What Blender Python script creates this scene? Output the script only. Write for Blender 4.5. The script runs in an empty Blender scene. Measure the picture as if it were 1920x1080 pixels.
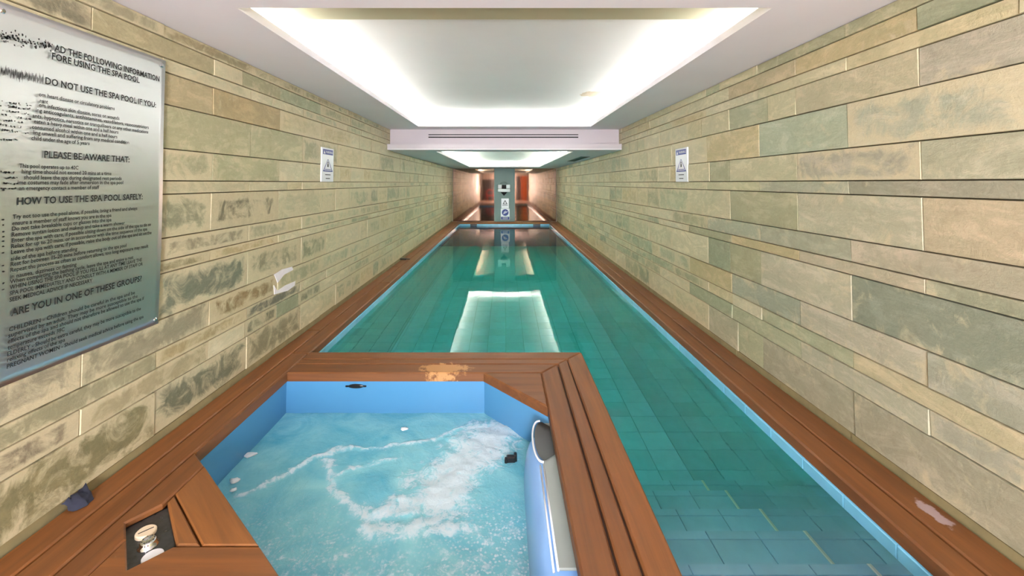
import bpy, bmesh, math, random
from mathutils import Vector, Matrix, noise

random.seed(7)
sc = bpy.context.scene
COL = sc.collection

# ------------------------------------------------------------------ camera
F, VX, VY, TH = 810.0, 946.0, 343.0, 0.0324      # focal (px), vanishing point, slight upward tilt
CAMH = 1.45
CS, SN = math.cos(TH), math.sin(TH)
cam_d = bpy.data.cameras.new('camera')
cam = bpy.data.objects.new('camera', cam_d)
COL.objects.link(cam)
cam.location = (0, 0, CAMH)
cam.rotation_euler = (math.pi / 2 + TH, 0, 0)
cam_d.sensor_width = 36.0
cam_d.lens = F / 1920.0 * 36.0
cam_d.shift_x = (960 - VX) / 1920.0
cam_d.shift_y = ((VY - F * math.tan(TH)) - 540) / 1920.0
cam_d.clip_start = 0.02
cam_d.clip_end = 100
sc.camera = cam

# ------------------------------------------------------------------ world, exposure
w = bpy.data.worlds.new('world'); sc.world = w
w.use_nodes = True
w.node_tree.nodes['Background'].inputs[0].default_value = (0.02, 0.02, 0.02, 1)
sc.view_settings.view_transform = 'Standard'
sc.view_settings.look = 'None'
sc.view_settings.gamma = 1
sc.view_settings.use_curve_mapping = False
sc.view_settings.exposure = 0.85
sc.cycles.max_bounces = 9
sc.cycles.diffuse_bounces = 6
sc.cycles.glossy_bounces = 4
sc.cycles.transparent_max_bounces = 8
COVE_POWER = 42.0
FILL_LIGHT = 60.0  # strength of the added fill light behind the camera

# ------------------------------------------------------------------ helpers
def lin(c):
    return tuple((v / 12.92 if v <= 0.04045 else ((v + 0.055) / 1.055) ** 2.4) for v in [q / 255.0 for q in c])

def deck_pt(x, y, z=0.0):
    H = CAMH - z
    d = F * H / (CS * (y - VY))
    return ((x - VX) * d / F, (d + H * SN) / CS)

def wall_pt(x, y, X):
    d = F * X / (x - VX)
    zr = (VY - y) * CS * d / F
    return ((d - zr * SN) / CS, CAMH + zr)

def tag(o, label=None, cat=None, group=None, kind=None):
    if label: o['label'] = label
    if cat: o['category'] = cat
    if group: o['group'] = group
    if kind: o['kind'] = kind
    return o

def empty(name, loc=(0, 0, 0)):
    o = bpy.data.objects.new(name, None)
    o.location = loc
    o.empty_display_size = 0.1
    COL.objects.link(o)
    return o

WORLD = {}
def mesh_obj(name, verts, faces, mat, parent=None, smooth=False, centre=True):
    """one mesh object; verts in world coordinates"""
    c = Vector((0, 0, 0))
    if centre and verts:
        lo = [min(v[i] for v in verts) for i in range(3)]
        hi = [max(v[i] for v in verts) for i in range(3)]
        c = Vector(((lo[0] + hi[0]) / 2, (lo[1] + hi[1]) / 2, lo[2]))
    me = bpy.data.meshes.new(name)
    me.from_pydata([tuple(Vector(v) - c) for v in verts], [], faces)
    if smooth:
        me.polygons.foreach_set('use_smooth', [True] * len(me.polygons))
    if mat: me.materials.append(mat)
    me.update()
    o = bpy.data.objects.new(name, me)
    COL.objects.link(o)
    base = Vector((0, 0, 0))
    if parent is not None:
        o.parent = parent
        base = WORLD.get(parent.name, Vector(parent.location))
    o.location = c - base
    WORLD[o.name] = c
    return o

class MB:
    def __init__(self): self.v = []; self.f = []
    def add(self, v, f):
        n = len(self.v); self.v += [tuple(p) for p in v]; self.f += [tuple(i + n for i in q) for q in f]; return self
    def box(self, x0, x1, y0, y1, z0, z1):
        v = [(x0, y0, z0), (x1, y0, z0), (x1, y1, z0), (x0, y1, z0), (x0, y0, z1), (x1, y0, z1), (x1, y1, z1), (x0, y1, z1)]
        return self.add(v, [(0, 3, 2, 1), (4, 5, 6, 7), (0, 1, 5, 4), (1, 2, 6, 5), (2, 3, 7, 6), (3, 0, 4, 7)])
    def cbox(self, x0, x1, y0, y1, z0, z1, b):
        """box with all edges chamfered by b"""
        bm = bmesh.new()
        bmesh.ops.create_cube(bm, size=1)
        for q in bm.verts:
            q.co = Vector(((x0 + x1) / 2 + q.co.x * (x1 - x0), (y0 + y1) / 2 + q.co.y * (y1 - y0), (z0 + z1) / 2 + q.co.z * (z1 - z0)))
        bmesh.ops.bevel(bm, geom=list(bm.edges), offset=b, segments=1, affect='EDGES')
        bm.verts.index_update()
        self.add([q.co for q in bm.verts], [[q.index for q in f.verts] for f in bm.faces]); bm.free(); return self
    def prism(self, poly, z0, z1, b=0.0):
        """extruded polygon (counter-clockwise), top edge chamfered by b"""
        n = len(poly)
        a = sum(poly[i][0] * poly[(i + 1) % n][1] - poly[(i + 1) % n][0] * poly[i][1] for i in range(n))
        if a < 0: poly = list(reversed(poly))
        v = [(x, y, z0) for x, y in poly]
        if b:
            v += [(x, y, z1 - b) for x, y in poly]
            v += [(x, y, z1) for x, y in inset(poly, b)]
            rings = 3
        else:
            v += [(x, y, z1) for x, y in poly]; rings = 2
        f = [tuple(reversed(range(n))), tuple(range(n * (rings - 1), n * rings))]
        for r in range(rings - 1):
            for i in range(n):
                j = (i + 1) % n
                f.append((r * n + i, r * n + j, (r + 1) * n + j, (r + 1) * n + i))
        return self.add(v, f)
    def tube(self, pts, r, seg=8, closed=False, flat=1.0):
        pts = [Vector(p) for p in pts]; n = len(pts); base = len(self.v)
        for i, p in enumerate(pts):
            a = pts[i - 1] if (i > 0 or closed) else p
            c = pts[(i + 1) % n] if (i < n - 1 or closed) else p
            t = (c - a).normalized()
            up = Vector((0, 0, 1)) if abs(t.z) < 0.9 else Vector((1, 0, 0))
            s = t.cross(up).normalized(); u = s.cross(t).normalized()
            rr = r[i] if isinstance(r, (list, tuple)) else r
            for k in range(seg):
                an = 2 * math.pi * k / seg
                self.v.append(tuple(p + s * math.cos(an) * rr + u * math.sin(an) * rr * flat))
        m = n if closed else n - 1
        for i in range(m):
            for k in range(seg):
                a = base + i * seg + k; b_ = base + i * seg + (k + 1) % seg
                c = base + ((i + 1) % n) * seg + (k + 1) % seg; d = base + ((i + 1) % n) * seg + k
                self.f.append((a, b_, c, d))
        if not closed:
            self.f.append(tuple(base + k for k in reversed(range(seg))))
            self.f.append(tuple(base + (n - 1) * seg + k for k in range(seg)))
        return self
    def lathe(self, prof, cx, cy, seg=32):
        """profile of (radius, z) turned about the vertical through cx, cy"""
        base = len(self.v); n = len(prof)
        for r, z in prof:
            for k in range(seg):
                a = 2 * math.pi * k / seg
                self.v.append((cx + r * math.cos(a), cy + r * math.sin(a), z))
        for i in range(n - 1):
            for k in range(seg):
                self.f.append((base + i * seg + k, base + i * seg + (k + 1) % seg, base + (i + 1) * seg + (k + 1) % seg, base + (i + 1) * seg + k))
        self.f.append(tuple(base + (n - 1) * seg + k for k in range(seg)))
        self.f.append(tuple(base + k for k in reversed(range(seg))))
        return self
    def build(self, name, mat, parent=None, smooth=False, centre=True):
        return mesh_obj(name, self.v, self.f, mat, parent, smooth, centre)

def inset(poly, b):
    n = len(poly); out = []
    for i in range(n):
        p0, p1, p2 = Vector(poly[i - 1]), Vector(poly[i]), Vector(poly[(i + 1) % n])
        e1 = (p1 - p0).normalized(); e2 = (p2 - p1).normalized()
        n1 = Vector((-e1.y, e1.x)); n2 = Vector((-e2.y, e2.x))
        m = n1 + n2
        k = b / max(0.25, 1 + n1.dot(n2))
        out.append(tuple(p1 + m * k))
    return out

# ------------------------------------------------------------------ materials
class NT:
    def __init__(self, name):
        self.m = bpy.data.materials.new(name); self.m.use_nodes = True
        self.t = self.m.node_tree; self.t.nodes.clear()
        self.out = self.t.nodes.new('ShaderNodeOutputMaterial')
    def n(self, typ, **kw):
        nd = self.t.nodes.new(typ)
        for k, v in kw.items():
            if k.startswith('i_'):
                key = k[2:]; key = int(key) if key.isdigit() else key.replace('_', ' ')
                self.set(nd.inputs[key], v)
            else: setattr(nd, k, v)
        return nd
    def set(self, sock, v):
        if hasattr(v, 'links') or hasattr(v, 'is_output'): self.t.links.new(v, sock)
        elif isinstance(v, tuple) and len(v) == 3 and sock.type == 'RGBA': sock.default_value = (*v, 1)
        else: sock.default_value = v
    def math(self, op, a, b=0.0, clamp=False):
        nd = self.n('ShaderNodeMath', operation=op, use_clamp=clamp); self.set(nd.inputs[0], a); self.set(nd.inputs[1], b); return nd.outputs[0]
    def mix(self, fac, a, b, blend='MIX'):
        nd = self.n('ShaderNodeMix', data_type='RGBA', blend_type=blend)
        self.set(nd.inputs[0], fac); self.set(nd.inputs[6], a); self.set(nd.inputs[7], b); return nd.outputs[2]
    def ramp(self, fac, stops):
        nd = self.n('ShaderNodeValToRGB'); self.set(nd.inputs[0], fac)
        el = nd.color_ramp.elements
        while len(el) < len(stops): el.new(0.5)
        for e, (p, c) in zip(el, stops):
            e.position = p; e.color = (*c, 1) if len(c) == 3 else c
        return nd.outputs[0]
    def noise(self, vec, scale, detail=4, rough=0.55, dist=0.0):
        nd = self.n('ShaderNodeTexNoise'); self.set(nd.inputs['Vector'], vec)
        nd.inputs['Scale'].default_value = scale; nd.inputs['Detail'].default_value = detail
        nd.inputs['Roughness'].default_value = rough; nd.inputs['Distortion'].default_value = dist
        return nd.outputs['Fac']
    def pos(self, scale=(1, 1, 1), rot=(0, 0, 0), offset=None):
        g = self.n('ShaderNodeNewGeometry').outputs['Position']
        if offset is not None:
            ad = self.n('ShaderNodeVectorMath', operation='ADD'); self.set(ad.inputs[0], g); self.set(ad.inputs[1], offset); g = ad.outputs[0]
        mp = self.n('ShaderNodeMapping'); self.set(mp.inputs['Vector'], g)
        mp.inputs['Scale'].default_value = scale; mp.inputs['Rotation'].default_value = rot
        return mp.outputs[0]
    def bump(self, h, strength=0.3, dist=0.01):
        nd = self.n('ShaderNodeBump'); self.set(nd.inputs['Height'], h)
        nd.inputs['Strength'].default_value = strength; nd.inputs['Distance'].default_value = dist
        return nd.outputs[0]
    def bsdf(self, **kw):
        p = self.n('ShaderNodeBsdfPrincipled')
        for k, v in kw.items(): self.set(p.inputs[k.replace('_', ' ')], v)
        self.t.links.new(p.outputs[0], self.out.inputs[0]); return p
    def rand_offset(self):
        oi = self.n('ShaderNodeObjectInfo')
        c = self.n('ShaderNodeCombineXYZ')
        r = self.math('MULTIPLY', oi.outputs['Random'], 37.0)
        self.set(c.inputs[0], r); self.set(c.inputs[1], self.math('MULTIPLY', oi.outputs['Random'], 91.0)); self.set(c.inputs[2], self.math('MULTIPLY', oi.outputs['Random'], 53.0))
        return c.outputs[0], oi

def plain(name, rgb, rough=0.5, metal=0.0, var=0.06, scale=6.0, bump=0.0, spec=0.5):
    t = NT(name)
    n = t.noise(t.pos(), scale, 5)
    c = lin(rgb)
    a = tuple(v * (1 - var) for v in c); b = tuple(min(1, v * (1 + var)) for v in c)
    kw = dict(Base_Color=t.mix(n, a, b), Roughness=rough, Metallic=metal)
    if bump: kw['Normal'] = t.bump(n, bump, 0.01)
    p = t.bsdf(**kw); p.inputs['Specular IOR Level'].default_value = spec
    return t.m

def stone_mat(name, by_attr):
    t = NT(name)
    off, oi = t.rand_offset()
    if by_attr:
        at = t.n('ShaderNodeAttribute', attribute_name='stone'); base = at.outputs['Color']; amt = at.outputs['Alpha']
        v0 = t.pos((1, 0.55, 1.3)); v1 = t.pos()
    else:
        base = oi.outputs['Color']; amt = oi.outputs['Alpha']
        v0 = t.pos((1, 0.55, 1.3), offset=off); v1 = t.pos(offset=off)
    n1 = t.noise(v0, 4.0, 10, 0.70, 0.5)
    n2 = t.noise(v1, 13.0, 9, 0.72, 0.5)
    n3 = t.noise(v1, 70.0, 4, 0.6)
    vein = t.noise(t.pos((1, 0.35, 1.0), (0.5, 0, 0), offset=None if by_attr else off), 7.0, 10, 0.72, 0.7)
    col = t.mix(t.ramp(n1, [(0.3, (0, 0, 0)), (0.7, (1, 1, 1))]), t.mix(1.0, base, (0.80, 0.84, 0.77), 'MULTIPLY'), t.mix(1.0, base, (1.14, 1.11, 1.05), 'MULTIPLY'))
    dv = t.ramp(vein, [(0.40, (1, 1, 1)), (0.47, (0, 0, 0)), (0.53, (0, 0, 0)), (0.6, (1, 1, 1))])
    col = t.mix(t.math('MULTIPLY', t.math('SUBTRACT', 1.0, dv), 0.42), col, t.mix(1.0, base, (0.5, 0.56, 0.46), 'MULTIPLY'))
    col = t.mix(t.math('MULTIPLY', t.ramp(n2, [(0.55, (0, 0, 0)), (0.66, (1, 1, 1))]), 0.55), col, t.mix(1.0, base, (0.62, 0.62, 0.55), 'MULTIPLY'))
    col = t.mix(t.math('MULTIPLY', t.ramp(n2, [(0.28, (1, 1, 1)), (0.42, (0, 0, 0))]), 0.35), col, t.mix(1.0, base, (1.35, 1.28, 1.15), 'MULTIPLY'))
    # cream lime and grout smears; the alpha of the stone's colour says how much of it is covered
    pn = t.noise(v1, 6.5, 10, 0.7, 0.9)
    pn = t.math('ADD', pn, t.math('MULTIPLY', amt, 0.40))
    if not by_attr:      # grout smeared in from the joints
        gc = t.n('ShaderNodeSeparateXYZ'); t.set(gc.inputs[0], t.n('ShaderNodeTexCoord').outputs['Generated'])
        ey = t.math('MULTIPLY', t.math('SUBTRACT', 0.5, t.math('ABSOLUTE', t.math('SUBTRACT', gc.outputs[1], 0.5))), 2.6)
        ez = t.math('SUBTRACT', 0.5, t.math('ABSOLUTE', t.math('SUBTRACT', gc.outputs[2], 0.5)))
        eg = t.math('MULTIPLY', t.math('SUBTRACT', 0.26, t.math('MINIMUM', ey, ez)), 1.9, True)
        pn = t.math('ADD', pn, t.math('MULTIPLY', eg, amt))
        pn = t.math('SUBTRACT', pn, t.math('MULTIPLY', amt, 0.12))
    pf = t.math('MULTIPLY', t.math('SUBTRACT', pn, 0.60), 6.0, True)
    col = t.mix(t.math('MULTIPLY', pf, t.math('ADD', 0.35, t.math('MULTIPLY', n2, 0.8))), col, lin((203, 190, 152)))
    col = t.mix(0.10, col, t.mix(n3, lin((90, 85, 65)), lin((235, 225, 195))))
    h = t.math('ADD', t.math('MULTIPLY', n1, 0.6), t.math('ADD', t.math('MULTIPLY', n2, 0.35), t.math('MULTIPLY', n3, 0.08)))
    t.bsdf(Base_Color=col, Roughness=t.math('ADD', t.math('MULTIPLY', n2, 0.3), 0.38), Normal=t.bump(h, 0.9, 0.014))
    return t.m

def wood_mat(name, ang, rgb=(120, 72, 30)):
    t = NT(name)
    off, oi = t.rand_offset()
    # grain runs along local x after rotating by -ang
    g = t.n('ShaderNodeNewGeometry').outputs['Position']
    ad = t.n('ShaderNodeVectorMath', operation='ADD'); t.set(ad.inputs[0], g); t.set(ad.inputs[1], off)
    mp1 = t.n('ShaderNodeMapping'); t.set(mp1.inputs['Vector'], ad.outputs[0]); mp1.inputs['Rotation'].default_value = (0, 0, -ang)
    mp2 = t.n('ShaderNodeMapping'); t.set(mp2.inputs['Vector'], mp1.outputs[0]); mp2.inputs['Scale'].default_value = (0.6, 9, 9)
    mp3 = t.n('ShaderNodeMapping'); t.set(mp3.inputs['Vector'], mp1.outputs[0]); mp3.inputs['Scale'].default_value = (3, 60, 60)
    n1 = t.noise(mp2.outputs[0], 2.0, 7, 0.6, 0.8)
    n2 = t.noise(mp3.outputs[0], 2.5, 4, 0.6, 0.2)
    n3 = t.noise(mp1.outputs[0], 2.2, 5, 0.6)
    c = lin(rgb)
    dark = tuple(v * 0.72 for v in c); light = (min(1, c[0] * 1.3), c[1] * 1.28, c[2] * 1.2)
    col = t.mix(t.ramp(n1, [(0.3, (0, 0, 0)), (0.72, (1, 1, 1))]), dark, light)
    col = t.mix(t.math('MULTIPLY', n2, 0.35), col, t.mix(1.0, col, (0.62, 0.56, 0.5), 'MULTIPLY'))
    col = t.mix(t.math('MULTIPLY', t.math('SUBTRACT', n3, 0.35, True), 0.8), col, lin((134, 88, 46)))
    tone = t.math('ADD', t.math('MULTIPLY', oi.outputs['Random'], 0.22), 0.9)
    tn = t.n('ShaderNodeCombineXYZ'); [t.set(tn.inputs[i], tone) for i in range(3)]
    col = t.mix(1.0, col, tn.outputs[0], 'MULTIPLY')
    # bleached splash marks with a shape of their own
    def stain(cx, cy, rx, ry, rgb2, amount):
        nonlocal col
        mp = t.n('ShaderNodeMapping'); t.set(mp.inputs['Vector'], g)
        mp.inputs['Location'].default_value = (-cx / rx, -cy / ry, 0); mp.inputs['Scale'].default_value = (1 / rx, 1 / ry, 0)
        ln = t.n('ShaderNodeVectorMath', operation='LENGTH'); t.set(ln.inputs[0], mp.outputs[0])
        nn = t.noise(t.pos(), 22.0, 5, 0.65)
        f = t.math('SUBTRACT', t.math('ADD', 1.0, t.math('MULTIPLY', t.math('SUBTRACT', nn, 0.5), 1.8)), ln.outputs['Value'])
        f = t.math('MULTIPLY', t.math('MULTIPLY', f, 4.0, True), amount)
        col = t.mix(f, col, lin(rgb2))
    if abs(ang) < 0.1:
        px = deck_pt(835, 690); stain(px[0], px[1], 0.20, 0.10, (205, 150, 92), 0.75)
    if abs(ang - math.pi / 2) < 0.1:
        px = deck_pt(1750, 962); stain(px[0], px[1], 0.035, 0.09, (170, 150, 150), 0.8)
    h = t.math('ADD', t.math('MULTIPLY', n1, 0.5), t.math('MULTIPLY', n2, 0.5))
    t.bsdf(Base_Color=col, Roughness=t.math('ADD', 0.48, t.math('MULTIPLY', n3, 0.2)), Normal=t.bump(h, 0.22, 0.004))
    return t.m

def tile_mat(name, rgb):
    t = NT(name)
    off, oi = t.rand_offset()
    n = t.noise(t.pos(offset=off), 9.0, 5)
    c = lin(rgb)
    col = t.mix(n, tuple(v * 0.88 for v in c), tuple(min(1, v * 1.1) for v in c))
    tone = t.math('ADD', t.math('MULTIPLY', oi.outputs['Random'], 0.14), 0.93)
    tn = t.n('ShaderNodeCombineXYZ'); [t.set(tn.inputs[i], tone) for i in range(3)]
    t.bsdf(Base_Color=t.mix(1.0, col, tn.outputs[0], 'MULTIPLY'), Roughness=0.22, Normal=t.bump(n, 0.05, 0.01))
    return t.m

def plaster_mat(name, rgb):
    t = NT(name)
    n = t.noise(t.pos(), 1.4, 6, 0.6); n2 = t.noise(t.pos(), 45, 3)
    c = lin(rgb)
    t.bsdf(Base_Color=t.mix(n, tuple(v * 0.93 for v in c), tuple(min(1, v * 1.05) for v in c)), Roughness=0.75, Normal=t.bump(n2, 0.05, 0.003))
    return t.m

def emit_mat(name, rgb, strength):
    t = NT(name)
    e = t.n('ShaderNodeEmission'); e.inputs[0].default_value = (*rgb, 1); e.inputs[1].default_value = strength
    t.t.links.new(e.outputs[0], t.out.inputs[0])
    return t.m

def pool_water_mat():
    t = NT('pool_water_clear')
    v = t.pos((1, 0.8, 1))
    n = t.noise(v, 9.0, 3, 0.5, 0.4); n2 = t.noise(v, 1.6, 2)
    nb = t.bump(t.math('ADD', t.math('MULTIPLY', n, 0.22), n2), 0.16, 0.012)
    fr = t.n('ShaderNodeFresnel'); fr.inputs['IOR'].default_value = 1.33; t.set(fr.inputs['Normal'], nb)
    gl = t.n('ShaderNodeBsdfGlossy'); gl.inputs['Roughness'].default_value = 0.03; t.set(gl.inputs['Normal'], nb)
    tr = t.n('ShaderNodeBsdfTransparent')
    mx = t.n('ShaderNodeMixShader'); t.set(mx.inputs[0], fr.outputs[0]); t.set(mx.inputs[1], tr.outputs[0]); t.set(mx.inputs[2], gl.outputs[0])
    t.t.links.new(mx.outputs[0], t.out.inputs['Surface'])
    ab = t.n('ShaderNodeVolumeAbsorption'); ab.inputs['Color'].default_value = (0.10, 0.93, 0.76, 1); ab.inputs['Density'].default_value = 0.54
    t.t.links.new(ab.outputs[0], t.out.inputs['Volume'])
    return t.m

def spa_water_mat():
    t = NT('spa_water_foaming')
    at = t.n('ShaderNodeAttribute', attribute_name='foam')
    env = at.outputs['Fac']
    v = t.pos()
    n1 = t.noise(v, 11.0, 9, 0.68, 1.2); n2 = t.noise(v, 38.0, 6, 0.7, 0.6); n3 = t.noise(v, 3.2, 5, 0.6, 1.0)
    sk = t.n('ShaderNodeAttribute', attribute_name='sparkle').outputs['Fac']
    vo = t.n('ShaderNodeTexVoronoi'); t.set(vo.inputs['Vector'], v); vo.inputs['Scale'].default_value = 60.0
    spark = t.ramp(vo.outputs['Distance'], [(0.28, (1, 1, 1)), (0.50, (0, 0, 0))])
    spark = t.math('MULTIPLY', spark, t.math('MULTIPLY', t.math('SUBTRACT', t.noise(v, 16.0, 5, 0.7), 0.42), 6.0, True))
    nn = t.math('ADD', t.math('MULTIPLY', n1, 0.62), t.math('MULTIPLY', n2, 0.38))
    f = t.math('MULTIPLY', t.math('SUBTRACT', t.math('ADD', t.math('MULTIPLY', nn, 2.5), t.math('MULTIPLY', env, 0.58)), 1.55), 2.6, True)
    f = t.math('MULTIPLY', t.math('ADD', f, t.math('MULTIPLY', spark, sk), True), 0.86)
    water = t.mix(t.ramp(n3, [(0.3, (0, 0, 0)), (0.7, (1, 1, 1))]), lin((84, 170, 196)), lin((140, 206, 214)))
    water = t.mix(t.math('MULTIPLY', env, 0.55), water, lin((150, 214, 226)))
    col = t.mix(f, water, lin((214, 228, 236)))
    h = t.math('ADD', t.math('MULTIPLY', n1, 0.7), t.math('MULTIPLY', n2, 0.45))
    p = t.bsdf(Base_Color=col, Roughness=t.math('ADD', 0.08, t.math('MULTIPLY', f, 0.45)), Normal=t.bump(h, 0.5, 0.02))
    p.inputs['IOR'].default_value = 1.33
    return t.m

def steel_mat():
    t = NT('brushed_steel')
    n = t.noise(t.pos((1, 1.5, 60)), 3.0, 3); n2 = t.noise(t.pos(), 2.5, 4)
    t.bsdf(Base_Color=t.mix(n2, lin((214, 220, 218)), lin((236, 240, 238))), Metallic=1.0, Roughness=t.math('ADD', 0.30, t.math('MULTIPLY', n, 0.08)))
    return t.m

def copper_mat():
    t = NT('polished_copper_sheet')
    n = t.noise(t.pos((1.2, 1, 0.25)), 2.2, 3); n2 = t.noise(t.pos((9, 1, 1.2)), 2.0, 4)
    t.bsdf(Base_Color=t.mix(n2, lin((158, 128, 108)), lin((182, 152, 132))), Metallic=1.0, Roughness=0.045,
           Normal=t.bump(t.math('ADD', n, t.math('MULTIPLY', n2, 0.10)), 0.05, 0.02))
    return t.m

M = {}
M['stone'] = stone_mat('slate_stone', False)
M['stone_far'] = stone_mat('slate_stone_small', True)
M['mortar'] = plain('mortar', (92, 82, 58), 0.9, var=0.25, scale=14, bump=0.3)
M['skirt'] = plain('damp_mortar_skirting', (134, 122, 84), 0.8, var=0.35, scale=9, bump=0.4)
M['chip'] = plain('white_plaster_chip', (226, 222, 224), 0.8, var=0.12, scale=30)
M['wood_y'] = wood_mat('hardwood_lengthwise', math.pi / 2)
M['wood_x'] = wood_mat('hardwood_crosswise', 0.0)
M['wood_d'] = wood_mat('hardwood_diagonal', math.atan2(-0.658, 0.753), (132, 82, 36))
M['joist'] = plain('dark_joist', (52, 30, 16), 0.8)
M['tile'] = tile_mat('blue_pool_tile', (166, 216, 250))
M['tile_wall'] = tile_mat('blue_pool_wall_tile', (62, 126, 182))
M['coping'] = tile_mat('pale_blue_edge_tile', (122, 194, 226))
M['grout'] = plain('blue_grout', (96, 158, 178), 0.8)
M['tile_joint'] = plain('pale_grout', (232, 240, 236), 0.7)
M['ceil'] = plaster_mat('white_ceiling_paint', (226, 222, 226))
M['ceil_in'] = plaster_mat('recess_ceiling_paint', (222, 221, 220))
M['beam'] = plaster_mat('bulkhead_paint', (204, 196, 200))
M['black'] = plain('black_plastic', (16, 17, 18), 0.35)
M['slot'] = plain('dark_slot_and_shadow', (22, 18, 18), 0.8)  # also colours the modelled shadow under the wall unit
M['shell'] = plain('sky_blue_acrylic', (78, 138, 180), 0.16, var=0.04, scale=1.5)
M['unit_blue'] = plain('periwinkle_acrylic', (134, 178, 230), 0.18, var=0.03, scale=2)
M['unit_grey'] = plain('grey_green_plastic', (148, 158, 152), 0.35, var=0.04)
M['white'] = plain('white_plastic', (236, 238, 240), 0.3, var=0.02)
M['cream'] = plain('yellowed_plastic', (226, 208, 178), 0.4, var=0.08, scale=40)
M['chrome'] = plain('chrome', (225, 228, 230), 0.06, 1.0, 0.02)
M['dark_chrome'] = plain('dark_polished_metal', (38, 42, 42), 0.3, 0.3, 0.4, 8)
M['marble'] = plain('black_marbled_panel', (52, 54, 54), 0.25, var=0.55, scale=38)
M['steel'] = steel_mat()
M['copper'] = copper_mat()
M['pillar'] = plain('grey_green_paint', (122, 142, 140), 0.5, var=0.05, scale=2)
M['ink'] = plain('black_ink', (22, 26, 24), 0.6)
M['ink_blue'] = plain('blue_ink', (52, 66, 140), 0.45)
M['sign_white'] = plain('white_sign_board', (232, 236, 240), 0.22, var=0.02)
M['cloth'] = plain('dark_blue_cloth', (42, 45, 60), 0.9, var=0.3, scale=40)
M['foam_bit'] = plain('white_foam', (236, 240, 240), 0.6)
M['pool_water'] = pool_water_mat()
M['spa_water'] = spa_water_mat()
M['plain_wall'] = plaster_mat('back_room_paint', (206, 196, 184))
M['back_floor'] = plain('back_room_floor', (150, 118, 96), 0.4, var=0.1)
M['dark_door'] = plain('dark_brown_door', (44, 32, 28), 0.4)
M['orange'] = plain('orange_painted_door', (214, 104, 26), 0.4)
M['red'] = plain('red_enamel', (200, 34, 20), 0.25)
M['lamp'] = emit_mat('cove_lamp_light', (1.0, 0.985, 0.92), COVE_POWER)
M['lamp_far'] = emit_mat('far_cove_lamp_light', (0.97, 1.0, 0.86), COVE_POWER * 4.2)
M['fill_panel'] = emit_mat('fill_panel_glow', (0.95, 0.93, 1.0), FILL_LIGHT)  # glow of the added, unseen fill light

# ------------------------------------------------------------------ main dimensions
XW = 1.96                      # stone faces
ZC = CAMH + 0.914              # ceiling
ZL = CAMH + 0.553              # lower ceiling beyond the bulkhead
YB = 16.35                     # far wall
YF = 16.0                      # far pool edge
YN = -3.3                      # wall behind the camera
XP = 1.65                      # pool side walls
ZWATER = -0.13
ZSPA = -0.31
YD = 0.047                     # deck depth offset (tilt)

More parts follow.
